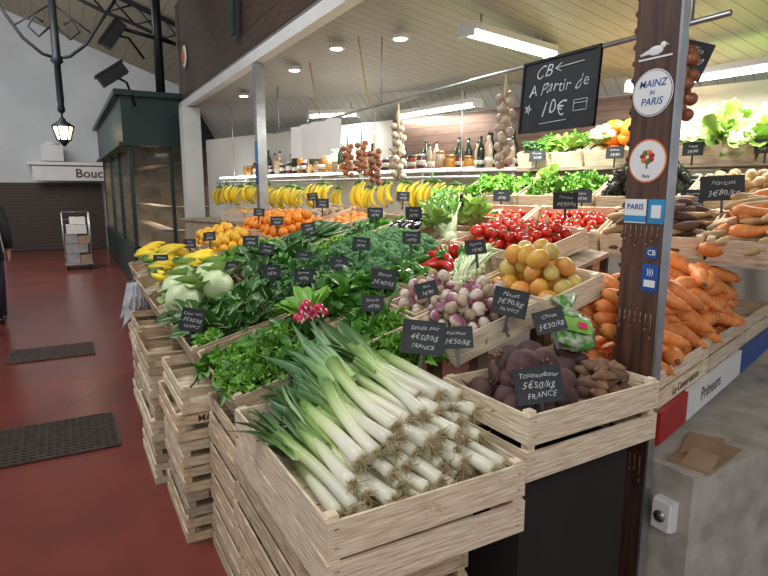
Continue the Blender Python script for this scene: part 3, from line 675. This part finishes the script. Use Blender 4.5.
for i in range(8): place('ban%d'%(i%5),m@T(U(-.16,.08),-.26+i*.07,.14+U(0,.03))@RZ(rad(U(30,130)))@RX(rad(U(-100,-60)))@S(1.2),'hand of yellow bananas lying in a crate','bananas in the crate')
# B column
m,L,W=dcrate(1.0,1.43,2.32,2.74); fill(m,L,W,['spin0','spin1','spin2'],.12,.12,.06,2,'up',.05)
m,L,W=dcrate(1.0,1.43,2.76,3.3); fill(m,L,W,['kale0','kale1','kale2'],.13,.13,.07,1,'up',scale=(1,1.25),dome=.05)
m,L,W=dcrate(1.0,1.43,3.32,3.95); fill(m,L,W,['chard0','chard1','spin0','chard2'],.13,.13,.06,1,'up',scale=(.9,1.2),dome=.04)
m,L,W=dcrate(1.0,1.43,3.97,4.5); fill(m,L,W,['pars0','pars1','pars2'],.14,.14,.06,1,'up')
m,L,W=dcrate(1.0,1.43,4.52,5.0); fill(m,L,W,['yellow'],.075,.075,.037,3)
m,L,W=dcrate(1.0,1.43,5.02,5.5); fill(m,L,W,['yellow'],.075,.075,.037,3)
m,L,W=dcrate(1.0,1.27,1.95,2.30,'wood2'); fill(m,L,W,['spin0','pars1'],.12,.12,.05,1,'up')
# turnips and cream roots
m,L,W=dcrate(1.29,1.62,2.02,2.28,'wood2','small crate of turnips with purple crowns'); fill(m,L,W,['turnip0','turnip1','mush0','mush1','pot0'],.058,.056,.027,4,'rand',dome=.02,inset=.0,scale=(.65,.95))
m,L,W=dcrate(1.22,1.64,1.66,2.0,'wood2','small crate of turnips with purple crowns'); fill(m,L,W,['turnip0','turnip1','mush0','mush1'],.058,.056,.027,4,'rand',dome=.03,inset=.0,scale=(.65,.95))
# C column
m,L,W=dcrate(1.66,1.97,1.63,2.08,'wood2','shallow crate of ripe mangoes beside the pillar'); fill(m,L,W,['mango','mango','melon'],.082,.078,.040,3,dome=.06,scale=(.75,1.0))
m,L,W=dcrate(1.64,1.93,2.1,2.30,'wood2')
for i in range(6): place('sponion',m@T(-.22+.035*i,-.08+.010*i,.08+.01*(i%2))@RZ(rad(U(25,45)))@RY(-.15))
m,L,W=dcrate(1.45,1.93,2.32,2.66)
for i in range(4):
    for j in range(3): place(random.choice(['pepg','lpg0']),m@T(-.17+.11*i,-.11+.10*j,.04)@rndrot())
for i in range(5):
    for j in range(4): place(random.choice(['lpr0','lpr1','pepr']) if i>=2 and (i+j)%5 else random.choice(['lpg0','lpg1','pepg']),m@T(-.18+.09*i,-.12+.078*j,.10)@RZ(U(0,6.28))@RY(U(-.4,.4))@RX(U(0,6))@S(.9))
m,L,W=dcrate(1.45,1.93,2.68,3.4); fill(m,L,W,['broc'],.12,.11,.07,1,'up',scale=(.9,1.2),dome=.06)
m,L,W=dcrate(1.45,1.93,3.42,3.77); fill(m,L,W,['pars0','pars1','kale1'],.14,.13,.05,1,'up')
m,L,W=dcrate(1.45,1.93,3.79,4.32); fill(m,L,W,['zuc0','zuc1'],.2,.05,.024,4,'lie',yaw=20)
m,L,W=dcrate(1.45,1.93,4.34,4.92); fill(m,L,W,['orange'],.08,.08,.039,3,dome=.03)
m,L,W=dcrate(1.45,1.93,4.94,5.5); fill(m,L,W,['orange'],.08,.08,.039,2,dome=.04)
# D column
m,L,W=dcrate(1.99,2.41,2.12,2.76,'wood2'); fill(m,L,W,['tomato'],.064,.064,.030,3,'up',scale=(.72,.98),dome=.02)
m,L,W=dcrate(1.95,2.41,2.78,3.19)
for i in range(6): place('celery%d'%(i%2),m@T(-.14+.03*i,-.16+.065*i,.08)@RZ(rad(U(30,70)))@RY(-.4)@S(1.05))
place('lett0',m@T(.1,-.12,.12)@S(1.15)); place('lett1',m@T(.14,.06,.12)@S(1.1)); place('lett2',m@T(-.02,.12,.12)); place('lett1',m@T(-.1,.02,.13))
m,L,W=dcrate(1.95,2.41,3.21,3.6); fill(m,L,W,['egg0','egg1'],.19,.075,.036,2,'lie',yaw=15)
m,L,W=dcrate(1.95,2.41,3.62,4.3,dz=-.08); fill(m,L,W,['pars1','spin2'],.17,.17,.04,1,'up',scale=(.8,1))
m,L,W=dcrate(1.95,2.41,4.32,4.85,dz=-.06); fill(m,L,W,['orange'],.08,.08,.038,1)
m,L,W=dcrate(1.95,2.41,4.87,5.4,dz=-.06); fill(m,L,W,['pot0','mush0'],.08,.08,.03,2)

# ---------------- leek crate and its stack ----------------
lx=(.47+1.075)/2
crate(T(lx,1.52,.645),.605,.80,.205,'wood2',2,.12,'pale wooden crate full of leeks at the stall corner',.12,'front crates')
for z,dx,dy in((.485,0,.0),(.325,-.010,.006),(.165,.008,0),(.0,.0,.006)):
    crate(T(lx+dx-.01,1.65+dy,z),.58,.66,.152,'wood',2,.0,'empty slatted wooden crate stacked under the leeks',.35,'stacked empty crates')
def leek(x,y,z,yaw,pitch,k): place('leek%d'%k,T(x,y,z)@RZ(rad(yaw))@RY(rad(-pitch))@RX(U(0,6.28))@S(U(.92,1.10)))
c=0
for ly,(n,z,y0,x0,x1,p) in enumerate(((10,.80,1.17,.54,1.04,2),(10,.836,1.18,.56,1.03,3),(9,.872,1.21,.58,1.04,3),(9,.906,1.25,.63,1.05,4),(7,.938,1.30,.72,1.05,5),(4,.968,1.36,.86,1.03,6))):
    for i in range(n):
        t=i/(n-1); x=x0+(x1-x0)*t
        leek(x,y0+U(-.04,.07)+(.04*t if ly>1 else 0),z+U(-.004,.006),91+15*t+U(-4,5),p+U(-2,2),c%6); c+=1
m=T(1.07,1.86,.94)
for (x,y,z) in((.04,.0,0),(.07,.04,.03),(.0,.08,.02),(.08,-.10,.03),(.02,-.06,.05)): place('pars%d'%random.randint(0,2),m@T(x,y,z)@RZ(U(0,6))@S(1.15))
# ---------------- beet crate ----------------
bm=T(1.447,1.41,.735)@RZ(rad(2))
crate(bm,.62,.42,.215,'wood2',2,.12,'pale wooden tray of beetroots and artichokes',.22,'front crates')
bb=bm@T(0,0,.13)
fill(bb@T(-.12,.0,0),.38,.38,['beet0','beet1','beet2'],.098,.094,.050,3,'rand',.056,(.95,1.15),dome=.01)
fill(bb@T(.16,.09,.02),.26,.20,['beet0','beet1','beet2'],.094,.090,.048,2,'rand',.060,(.9,1.15),dome=.03)
fill(bb@T(.17,-.08,.03),.25,.20,['jeru0','jeru1','jeru2'],.062,.038,.019,4,'lie',.026,(.9,1.3),yj=2)
mb=MB(); mb.box((0,0,.363),(.5,.34,.726)); top('shade_plinth',mb.mesh('shade_plinth',['mat_dark']),T(1.45,1.44,0),'plinth box under the beetroot crate, coloured as dark shade','plinth')  # box coloured near black to paint the shade below the crate
# crumpled printed bag
mb=MB()
def bagf(d): return (1+.10*math.sin(9*d.x+3*d.y)*math.cos(8*d.y+d.z*5)+.05*math.sin(22*d.x+9*d.z)*math.sin(19*d.y))*(1/(max(abs(d.x),abs(d.y),abs(d.z)*.9)**.55))*.86
mb.ball((0,0,0),(.095,.085,.035),0,32,20,bagf); mb.tube([(.08,0,.0),(.11,.01,.01),(.15,.03,.02)],[.05,.018,.055],12,0,ell=(1,.35))
o=top('vegetable_bag',mb.mesh('vegetable_bag',['net']),T(1.63,1.49,1.08)@RZ(rad(48))@RY(rad(-30))@RX(rad(14))@S(1.08),'crumpled printed green bag of sprouts above the beetroots','bag')
mb=MB(); mb.box((-.01,0,.040),(.07,.10,.003),0,Matrix.Rotation(.05,3,'Y')); part(o,'printed_label',mb.mesh('printed_label',['pars']))
mb=MB(); mb.box((-.01,-.02,.043),(.03,.03,.003)); part(o,'printed_mark',mb.mesh('printed_mark',['radish']))
# ---------------- carrots (corner side) ----------------
cr=T(1.885,1.30,.80)@RZ(rad(17))
for k in range(3):
    o=crate(cr@T(.32+.64*k,.24,-.02),.63,.48,.15,'wood2',2,.05,'pale slatted wooden crate heaped with carrots',.18,'carrot crates')
    if k==0: part(o,'printed_text',txtmesh('La Conservatrice',.048,'vege_text',.2),T(.02,-.2415,.035)@RX(rad(90)))
def Rm(x,y,z): return cr@T(0,.06,.11)@RX(rad(24))@T(x,y,z)
for k in range(2):
    mm=Rm(.34+.62*k,.20,.0)
    fill(mm,.64,.42,['carrot%d'%q for q in range(6)],.165,.070,.033,4,'lie',.042,(.8,1.25),yaw=-30,yj=1.3,dome=.08,inset=0)
    fill(cr@T(.34+.62*k,.22,.03),.56,.40,['carrot0','carrot1'],.17,.07,.03,2,'lie',.038,(.85,1.1),yaw=0,yj=.2,inset=0)
mb=MB(); mb.box((.16,.02,-.085),(.32,.018,.13),0); mb.box((.76,.02,-.085),(.86,.018,.13),1); mb.box((1.6,.02,-.085),(.80,.018,.13),2); mb.box((1.0,.16,-.135),(1.98,.26,.02),1)
o=top('produce_tray',mb.mesh('produce_tray',['red','wprint','blue']),cr@T(0,-.03,0),'printed red, white and blue tray below the carrots','tray')
part(o,'printed_text',txtmesh('Primeurs',.085,'vege_text',.1),T(.66,.010,-.085)@RX(rad(90)))
mb=MB(); mb.box((2.55,1.32,.30),(1.37,.40,.60)); mb.box((3.0,1.62,.30),(2.2,.3,.58))
rough=mb.mesh('wall_counter',['concrete']); o=top('wall_counter',rough,None,'rough stained pale plaster base block under the stall counter','structure',None,'structure')
mb=MB(); mb.box((0,0,0),(.30,.16,.006)); mb.box((.06,.03,.008),(.22,.13,.005),0,Matrix.Rotation(.25,3,'Z')); mb.box((-.10,-.02,.012),(.12,.10,.005),0,Matrix.Rotation(-.3,3,'Y'))
top('cardboard_sheet',mb.mesh('cardboard_sheet',['cardboard']),T(2.07,1.21,.605)@RZ(.2),'flattened brown cardboard lying on the concrete block','cardboard')
mb=MB(); mb.box((0,0,0),(.075,.035,.115)); mb.box((0,-.022,.0),(.066,.018,.106))
o=top('power_socket',mb.mesh('power_socket',['wprint']),T(1.845,1.20,.43)@RZ(rad(-90)),'white outdoor power socket on the concrete block','socket')
mb=MB(); mb.tube([(0,-.03,0),(0,-.038,0)],.022,16); part(o,'socket_face',mb.mesh('socket_face',['steel']))
mb=MB(); mb.box((1.5,2.03,.32),(.78,.04,.64)); top('counter_shade_panel',mb.mesh('counter_shade_panel',['mat_dark']),None,'near-black panel added as painted shade under the counter','panel')  # added sheet, its dark colour stands in for shadow under the table
# ---------------- side stacks along the aisle ----------------
def stack(x,y,n,h,lab,W=.55,L=.42,txt=None,mk='wood'):
    for i in range(n):
        o=crate(T(x+L/2+U(-.02,.02),y+W/2,i*(h+.006)),L,W,h,random.choice([mk,'wood2','woodold','woodold']),2,0,lab,.7,'stacked crates by the aisle')
        if txt and i%3==1: part(o,'printed_text',txtmesh(txt,.045,'vege_text',0),T(-.08,-W/2-.001,h*.8)@RX(rad(90)))
for z in (.0,.145,.29,.435,.58): crate(T(.73+U(-.01,.01),2.26,z),.48,.48,.138,'wood',2,0,'empty slatted wooden crate stacked beneath the table',.6,'stacked empty crates')
stack(.38,2.54,6,.118,'empty pale crate stacked on the red floor',.56,.5,'MAROC')
stack(.34,3.18,6,.118,'empty pale crate in the stack beside the aisle',.58,.5)
stack(.37,3.85,6,.118,'empty pale crate in the stack beside the aisle',.58,.45)
stack(.43,4.6,6,.118,'empty pale crate in the stack beside the aisle',.6,.4)
mb=MB()
for k in range(12):
    a=k*.55; mb.leaf((.03*math.cos(a),.03*math.sin(a),.05),(math.cos(a)*.25,math.sin(a)*.25,-1),U(.2,.36),.10,0,0,8,.016,'strap',.3)
top('plastic_bag',mb.mesh('plastic_bag',['clear']),T(.40,4.55,.88),'crumpled clear plastic bags hanging on the stall side','bag')

# ---------------- back tiers ----------------
for (o_,z,s0,s1,lo) in((.36,1.76,5.7,7.85,.2),(.86,1.44,5.45,7.8,.8),(1.34,1.24,5.7,7.9,1.2)):
    mb=MB(); mb.box(((s0+s1)/2,-o_,z),(s1-s0,.44,.025))
    for s in(s0+.05,(s0+s1)/2-.1,s1-.75): mb.box((s,-lo,z/2-.01),(.04,.04,z-.02))
    top('display_shelf',mb.mesh('display_shelf',['woodold']),Wm(0,0,0),'wooden stepped shelf carrying fruit crates','shelf','stepped shelves')
def tcrate(s,o_,z,L=.53,W=.40,tilt=20,lab='small pale crate on the stepped shelving',H=.12):
    m=Wm(s,o_,z+W/2*math.sin(rad(tilt))*.9,tilt); crate(m,L,W,H,'wood2',1,0,lab); return m@T(0,0,.02),L,W
def leafy(m,L,W,ks,dx=.15,dome=.05,sc_=(1,1.3)): fill(m,L,W,ks,dx,dx,.05,1,'up',scale=sc_,dome=dome)
m,L,W=tcrate(5.97,.36,1.775); leafy(m,L,W,['pars0','lett1','kale0'])
m,L,W=tcrate(6.52,.36,1.775); fill(m,L,W,['pump','squash','pump'],.125,.11,.05,3,'up',dome=.02); place('cauli',m@T(-.17,-.05,.16)@S(1.3)); place('pump',m@T(.05,-.05,.20)@S(1.3))
m,L,W=tcrate(7.07,.36,1.775); leafy(m,L,W,['cauli','mush0','lett1','cauli'],.12,.09,(1.1,1.4)); fill(m,L,W,['pot0','mush1'],.08,.08,.03,2)
m,L,W=tcrate(7.62,.36,1.775); leafy(m,L,W,['lett0','lett1','lett2','lett1'],.12,.13,(1.2,1.6))
for s,ks,dx,r,rt in((5.73,['spin0','pars0'],.14,.05,'up'),(6.28,['lett2','pars1'],.14,.05,'up'),(6.83,['arti0','arti1'],.085,.04,'up'),(7.38,['pot0','pot1'],.075,.03,'rand')):
    m,L,W=tcrate(s,.86,1.455)
    if dx<.1: fill(m,L,W,ks,dx,dx,r,3,rt,dome=.03)
    else: leafy(m,L,W,ks)
m,L,W=tcrate(5.97,1.34,1.255); fill(m,L,W,['tomato'],.07,.07,.033,2,'up',scale=(.75,1))
m,L,W=tcrate(6.52,1.34,1.255); fill(m,L,W,['tomato'],.07,.07,.033,2,'up',scale=(.75,1))
m,L,W=tcrate(7.07,1.34,1.255); fill(m,L,W,['sweetpot0','sweetpot1','parsnip2','sweetpot2','parsnip0'],.14,.045,.023,5,'lie',yaw=25,yj=.45,dome=.04,inset=0)
m,L,W=tcrate(7.62,1.34,1.255,W=.46); fill(m@T(0,0,.02),L,W,['parsnip0','parsnip1','parsnip2','parsnip1','carrot1'],.17,.045,.023,5,'lie',yaw=25,yj=.5,dome=.05,inset=0,scale=(.7,1.1))
# ---------------- bottle shelf and banana rail ----------------
mb=MB(); mb.box((3.5,-.17,1.78),(4.2,.3,.03)); mb.box((3.5,-.02,1.86),(4.2,.02,.03))
for s in(1.5,3,4.5,5.5): mb.box((s,-.15,1.70),(.03,.26,.12))
top('bottle_shelf',mb.mesh('bottle_shelf',['white']),Wm(0,0,0),'long white shelf on the back wall holding bottles','shelf')
s=1.5
while s<5.5:
    k=random.choice(['bt5','bt1','bt2','bt3','bt2','bt4','bt6','bt6','bt0','bt4']); place(k,Wm(s,.25+U(-.01,.03),1.796)@RZ(U(0,6))@S(U(.85,1.25))); s+=U(.095,.125)
s=1.55
while s<5.5: place(random.choice(['bt0','bt5','bt1','bt0','bt2','bt6']),Wm(s,.10,1.796)@S(U(.95,1.2))); s+=U(.09,.16)
ra=Vector((1.95,8.4,1.70)); rb=Vector((2.80,3.55,1.70)); rl_=(rb-ra).length; rd=(rb-ra).normalized(); rang=math.atan2(rd.y,rd.x)
mb=MB(); mb.tube([tuple(ra),tuple(rb)],.012,8)
for t in(.12,.5,.96):
    p=ra+(rb-ra)*t; mb.tube([tuple(p),(p.x,p.y,2.76-(p.x-FX)*.42)],.006,6)
top('banana_rail',mb.mesh('banana_rail',['steel']),None,'steel rail with hooks for hanging bananas','rail')
mb=MB(); mb.box((0,0,0),(rl_*.96,.035,.018)); pm=(ra+rb)/2; top('led_strip',mb.mesh('led_strip',['lamp']),T(pm.x+.02,pm.y,1.765)@RZ(rang),'bright white strip light above the bananas','strip light')
s=.1; i=0
while s<rl_: 
    p=ra+rd*s; place('ban%d'%random.randint(0,4),T(p.x,p.y,1.65+U(-.05,.02))@RZ(rang+U(-.6,.6)+.5)@RY(U(-.25,.25))@S(U(1.05,1.45))); s+=U(.19,.36); i+=1
mb=MB(); mb.box((2.4,-.28,1.18),(4.4,.5,.03)); mb.box((2.4,-.28,.6),(4.3,.44,1.15)); top('back_counter',mb.mesh('back_counter',['woodold']),Wm(0,0,0),'wooden counter along the back wall below the bananas','counter')
for s,k in((1.5,'yellow'),(2.1,'mush0'),(2.7,'yellow'),(3.3,'pot0'),(3.9,'mush1')):
    m,L,W=tcrate(s,.33,1.2,.55,.34,10,'small crate on the back counter'); fill(m,L,W,[k],.08,.08,.038,1)
# ---------------- hanging rail ----------------
mb=MB(); mb.tube([(2.2,1.35,2.24),(2.2,6.6,2.24)],.012,8)
for y in(1.5,4,6.4): mb.tube([(2.2,y,2.24),(2.2,y,2.73)],.006,5)
top('hanging_rail',mb.mesh('hanging_rail',['steel']),None,'thin steel rail hung below the stall ceiling','rail')
place('garlic',T(2.2,3.75,2.08)); place('garlic',T(2.2,2.58,2.12)@S(.95)); place('onion',T(2.2,1.52,2.14)); place('onion',T(2.2,4.35,1.98)); place('onion',T(2.2,4.62,1.97)); place('onion',T(2.2,4.12,1.90))
for y in(4.35,4.62,4.12):
    mb=MB(); mb.tube([(2.2,y,2.06),(2.2,y,2.23)],.003,5); top('hemp_rope',mb.mesh('rope',['rope']),None,'thin hemp rope holding an onion braid','rope','hanging ropes')
for (x,y) in((2.1,4.2),(2.1,5.2)):
    mb=MB(); mb.tube([(x,y,2.76),(x+.02,y-.05,2.5),(x+.1,y,2.25)],.008,6); top('hemp_rope',mb.mesh('rope',['rope']),None,'yellowish hemp rope hanging from the ceiling','rope','hanging ropes')
def board(mw,w,h,frame=.012):
    mb=MB(); mb.box((0,0,0),(w,.012,h)); 
    o=top('menu_board',mb.mesh('menu_board',['slate']),mw,'large chalkboard hung from the rail with payment notice','chalkboard')
    f=MB()
    for z in(-1,1): f.box((0,-.004,z*(h/2-frame/2)),(w,.018,frame))
    for x in(-1,1): f.box((x*(w/2-frame/2),-.004,0),(frame,.018,h))
    part(o,'frame',f.mesh('board_frame',['black'])); return o
o=board(T(2.18,2.17,2.07)@RZ(rad(-90))@RX(rad(-4)),.50,.36)
for tx,sz,x,z in(('CB',.085,-.1,.115),('A Partir de',.082,.0,.03),('10€',.10,-.02,-.075)): part(o,'chalk_text',txtmesh(tx,sz,'chalk',.25),T(x,-.008,z)@RX(rad(90)))
def strokes(name,segs,r=.0022):
    mb=MB()
    for a_,b_ in segs: mb.tube([(a_[0],0,a_[1]),(b_[0],0,b_[1])],r,5)
    part(o,name,mb.mesh(name,['chalk']),T(0,-.009,0))
strokes('chalk_arrow',[((-.02,.12),(.16,.125)),((-.02,.12),(.02,.14)),((-.02,.12),(.02,.10))],.003)
strokes('chalk_card',[((.12,-.05),(.2,-.05)),((.2,-.05),(.2,-.1)),((.2,-.1),(.12,-.1)),((.12,-.1),(.12,-.05)),((.12,-.065),(.2,-.065))])
strokes('chalk_star',[((-.19+.025*math.cos(k*2.513),-.06+.025*math.sin(k*2.513)),(-.19+.025*math.cos(k*2.513+2.513),-.06+.025*math.sin(k*2.513+2.513))) for k in range(5)])
strokes('chalk_underline',[((-.1,-.14),(.08,-.135))])
for x in(-.2,.2):
    mb=MB(); mb.tube([(x,0,.17),(x,.02,.19)],.004,5); part(o,'hook',mb.mesh('board_hook',['steel']))
for (y,h,w) in((5.15,.30,.22),(5.4,.32,.24),(5.66,.30,.24),(4.85,.26,.16)):
    mb=MB(); mb.box((0,0,-h/2),(w,.003,h)); mb.box((.01,.004,-h/2+.01),(w,.002,h))
    o=top('paper_bag_bundle',mb.mesh('paper',['paper']),T(2.17,y,2.22)@RZ(rad(-60))@RX(U(-.1,.1)),'sheaf of white paper bags hung from the rail','paper bags','paper bags on the rail')

# ---------------- price signs ----------------
def sign(x,y,z,w,h,lines,yaw=-35,tilt=14,roll=0,stake=True,lab='small black chalk price tag'):
    w*=.9; h*=.9
    mw=T(x,y,z)@RZ(rad(yaw))@RX(rad(-tilt))@RY(rad(roll))
    mb=MB(); mb.box((0,0,0),(w,.004,h)); e=.003
    for s_ in(-1,1): mb.box((0,0,s_*h/2),(w+e,.006,e)); mb.box((s_*w/2,0,0),(e,.006,h))
    o=top('price_sign',mb.mesh('price_sign',['slate']),mw,lab,'price sign','chalk price signs')
    if stake:
        m2=MB(); m2.box((0,.003,-h/2-.03),(.012,.003,.07)); part(o,'stake',m2.mesh('stake',['black']))
    n=len(lines)
    for i,(t,f) in enumerate(lines):
        me=txtmesh(t,f*h,'chalk',.3); wd=max((v.co.x for v in me.vertices),default=.01)*2; k=min(1,w*.9/max(wd,.001))
        part(o,'chalk_text',me,T(U(-.03,.03)*w,-.004,h*(.5-(i+.5)/n)*.85)@RX(rad(90))@RZ(U(-.07,.07))@S(k))
    return o
def tag(name,price,f1=.24): return [(name,f1),(price,.34)]
sign(.50,2.78,.99,.12,.12,[('Chou vert',.2),('3€90/kg',.26),('FRANCE',.18)],-30,10,10)
sign(1.04,1.60,1.105,.16,.125,[('Salsifis noir',.18),('4€50/kg',.24),('FRANCE',.18)],-30,18,6)
sign(1.15,1.56,1.10,.12,.08,tag('Poireaux','3€50/kg'),-35,25,-4)
sign(1.235,1.25,1.01,.165,.12,[('Topinambour',.2),('5€50/kg',.27),('FRANCE',.22)],-25,22,-6)
sign(1.11,2.10,1.13,.10,.07,tag('Epinards','4€90'),-30,20)
sign(1.29,2.33,1.19,.13,.10,tag('Blettes','3€90/kg'),-30,12,5)
sign(1.42,1.60,1.19,.14,.11,[('Navet',.24),('3€90/kg',.28),('FRANCE',.18)],-30,14,12)
sign(1.52,1.50,1.13,.12,.09,tag('Choux','5€50/kg'),-40,20,-18)
sign(1.30,1.98,1.19,.10,.07,tag('Rave','3€90'),-35,15,-15)
sign(1.25,2.74,1.22,.10,.07,tag('Kale','4€90'),-25,15)
sign(1.19,3.1,1.22,.10,.07,tag('Choux','3€80'),-25,15,5)
sign(1.16,4.06,1.24,.12,.08,tag('Pommes','2€90'),-20,10)
sign(.90,3.6,1.12,.11,.08,tag('Persil','1€50'),-20,10)
sign(1.9,4.49,1.49,.12,.08,tag('Orange','2€90'),-25,8)
sign(1.93,3.61,1.44,.12,.08,tag('Courgette','3€90'),-25,8)
sign(1.90,3.05,1.46,.11,.08,tag('Brocoli','3€90'),-25,8)
sign(2.23,2.93,1.53,.12,.09,tag('Celeri','2€90'),-30,6)
sign(2.47,2.36,1.54,.15,.10,tag('Tomates','4€90/kg'),-30,6)
sign(2.28,3.3,1.54,.12,.09,tag('Aubergine','3€90'),-30,6)
sign(.60,4.43,1.10,.11,.08,tag('Banane','2€50'),-15,8)
sign(.93,5.1,1.15,.11,.08,tag('Poire','3€50'),-15,8)
for (x,y,t,p_) in((1.44,2.86,'Brocoli','3€90'),(1.02,2.66,'Epinards','4€90'),(1.46,3.7,'Persil','1€50'),(1.44,4.3,'Clementine','3€50'),(1.1,3.5,'Blettes','2€90'),(1.62,2.62,'Poivrons','4€90'),(1.5,4.95,'Orange','2€90'),(.98,4.55,'Citron','3€90'),(.95,2.95,'Mache','2€50'),(2.2,3.68,'Salade','1€50'),(1.98,4.9,'Pommes','2€50'),(1.66,2.12,'Oignons','1€90')):
    sign(x,y,Zs(x,y)+.17,.105,.072,tag(t,p_),U(-38,-18),U(8,18),U(-10,10))
sign(3.0,1.80,1.61,.22,.14,[('Haricot',.26),('3€80/kg',.32)],-55,10,-3)
for s,t in((5.9,'Carottes'),(6.5,'Potiron'),(7.0,'Salade'),(7.4,'Chou')):
    p=Wp(s,.62,1.86); sign(p.x,p.y,p.z,.13,.09,tag(t,'2€90'),-60,8)
for s,t in((5.9,'Poire'),(6.5,'Figues'),(7.15,'Pommes')):
    p=Wp(s,1.12,1.56); sign(p.x,p.y,p.z,.13,.09,tag(t,'3€90'),-60,8)
sign(2.3,1.55,2.12,.12,.16,[('Bio',.22),('2€50',.22),('kg',.18)],-60,4,20,False,'small black tag hung near the onion braid')

# ---------------- loaded trolley ----------------
mb=MB(); mb.box((0,0,.12),(.5,.6,.03))
for sx in(-1,1):
    for sy in(-1,1): mb.tube([(sx*.24,sy*.28,.12),(sx*.24,sy*.28,1.15)],.012,6)
for z in(.4,.7,1.0,1.15):
    for sx in(-1,1): mb.tube([(sx*.24,-.28,z),(sx*.24,.28,z)],.006,5)
    mb.tube([(-.24,.28,z),(.24,.28,z)],.006,5)
o=top('goods_trolley',mb.mesh('goods_trolley',['steel']),T(.22,13.4,0),'grey wire goods trolley loaded with boxes','trolley')
for sx in(-1,1):
    for sy in(-1,1):
        mb=MB(); mb.tube([(sx*.2-.02,sy*.24,.055),(sx*.2+.02,sy*.24,.055)],.05,12); part(o,'wheel',mb.mesh('wheel',['black']))
for i,(x,y,z,a,b,c_,k) in enumerate(((-.10,-.1,.24,.24,.3,.2,'steel'),(.13,-.1,.22,.2,.3,.16,'cardboard'),(-.02,-.1,.44,.4,.3,.18,'steel'),(-.1,-.08,.63,.22,.28,.18,'steel'),(.12,-.1,.61,.2,.26,.15,'cardboard'),(0,-.1,.82,.36,.28,.18,'white'),(.03,-.08,.99,.28,.24,.14,'paper'))):
    mb=MB(); mb.box((0,0,0),(a,b,c_)); mb.box((0,0,c_/2+.001),(a*.2,b,.003),1); top('goods_box',mb.mesh('goods_box',[k,'cardboard']),T(.22+x,13.4+y,z+.0),'small packed box stacked on the goods trolley','box','boxes on the trolley')
# ---------------- person ----------------
def person(loc,yaw):
    V=[(0,0,.95,.13),(0,0,1.15,.12),(0,0,1.36,.14),(0,.01,1.49,.055),(0,0,1.60,.085),(0,0,1.70,.075)]; E=[(0,1),(1,2),(2,3),(3,4),(4,5)]
    def add(p,par): V.append(p); E.append((par,len(V)-1)); return len(V)-1
    for sx in(-1,1):
        a=add((sx*.18,0,1.41,.055),2); a=add((sx*.25,.03,1.14,.042),a); a=add((sx*.26,-.06,.92,.028),a); h=add((sx*.26,-.085,.85,.03),a)
        for f in range(4): q=add((sx*.26,-.115+.02*f,.80,.009),h); q=add((sx*.255,-.12+.02*f,.765-.004*f,.008),q)
        q=add((sx*.245,-.13,.83,.010),h); add((sx*.24,-.145,.80,.009),q)
        s=.14*sx
        a=add((sx*.10,0,.88,.09),0); a=add((sx*.11,-.04+s*.5,.50,.06),a); a=add((sx*.11,.02+s,.10,.04),a); add((sx*.11,-.12+s,.045,.035),a)
    me=bpy.data.meshes.new('person'); me.from_pydata([v[:3] for v in V],E,[]); me.materials.append(M['skin'])
    o=top('person',me,T(*loc)@RZ(yaw),'person in a dark coat and trousers walking in the aisle','person')
    sk=o.modifiers.new('skin','SKIN'); sv=me.skin_vertices[0].data
    for i,v in enumerate(V): sv[i].radius=(v[3],v[3]); sv[i].use_root=(i==0)
    o.modifiers.new('sub','SUBSURF').levels=2; o.modifiers['sub'].render_levels=2
    mb=MB(); mb.tube([(0,0,.78),(0,0,.95),(0,0,1.15),(0,0,1.35),(0,0,1.45),(0,.01,1.52)],[.22,.205,.185,.215,.16,.075],16,0,ell=(1,.72))
    for sx in(-1,1): mb.tube([(sx*.15,0,1.43),(sx*.20,.0,1.36),(sx*.26,.03,1.14),(sx*.265,-.055,.93)],[.07,.075,.06,.048],10)
    part(o,'coat',mb.mesh('coat',['coat']))
    mb=MB()
    for sx in(-1,1): mb.tube([(sx*.09,0,.92),(sx*.11,-.04+.07*sx,.50),(sx*.11,.02+.14*sx,.10)],[.12,.085,.065],10)
    part(o,'trousers',mb.mesh('trousers',['jeans']))
    for sx in(-1,1):
        mb=MB(); mb.ball((sx*.11,-.05+.14*sx,.05),(.05,.14,.05),0,10,7); part(o,'shoe',mb.mesh('shoe',['black']))
    mb=MB(); mb.ball((0,.025,1.655),(.10,.105,.115),0,14,10); part(o,'hair',mb.mesh('hair',['hair']))
    for sx in(-1,1): 
        mb=MB(); mb.ball((sx*.03,-.085,1.63),.011,0,8,6); part(o,'eye',mb.mesh('eye',['black']))
    mb=MB(); mb.ball((0,-.098,1.60),(.012,.02,.025),0,8,6); part(o,'nose',mb.mesh('nose',['skin']))
person((-.86,8.1,0),math.pi)

# ---------------- light ----------------
wd=bpy.data.worlds.new('world'); sc.world=wd; wd.use_nodes=True
wd.node_tree.nodes['Background'].inputs[0].default_value=(.90,.94,1,1); wd.node_tree.nodes['Background'].inputs[1].default_value=.50
def area(name,loc,target,size,e,col):
    l=bpy.data.lights.new(name,'AREA'); l.size=size; l.energy=e; l.color=col
    o=bpy.data.objects.new(name,l); COL.objects.link(o); o.location=loc; d=Vector(target)-Vector(loc); o.rotation_euler=d.to_track_quat('-Z','Y').to_euler()
area('roof_skylight',(-1.5,4,5.6),(.4,4,.5),2.2,190,(.95,.97,1))
area('roof_skylight',(-1.5,12,5.6),(.3,15,2),4,330,(.96,.98,1))
area('hall_light',(-.5,-1.6,3.2),(1.3,2,.8),1.6,46,(1,.96,.90))
area('kiosk_light',(2.1,12.5,2.15),(2.1,12.5,0),1.2,110,(1,.85,.65))
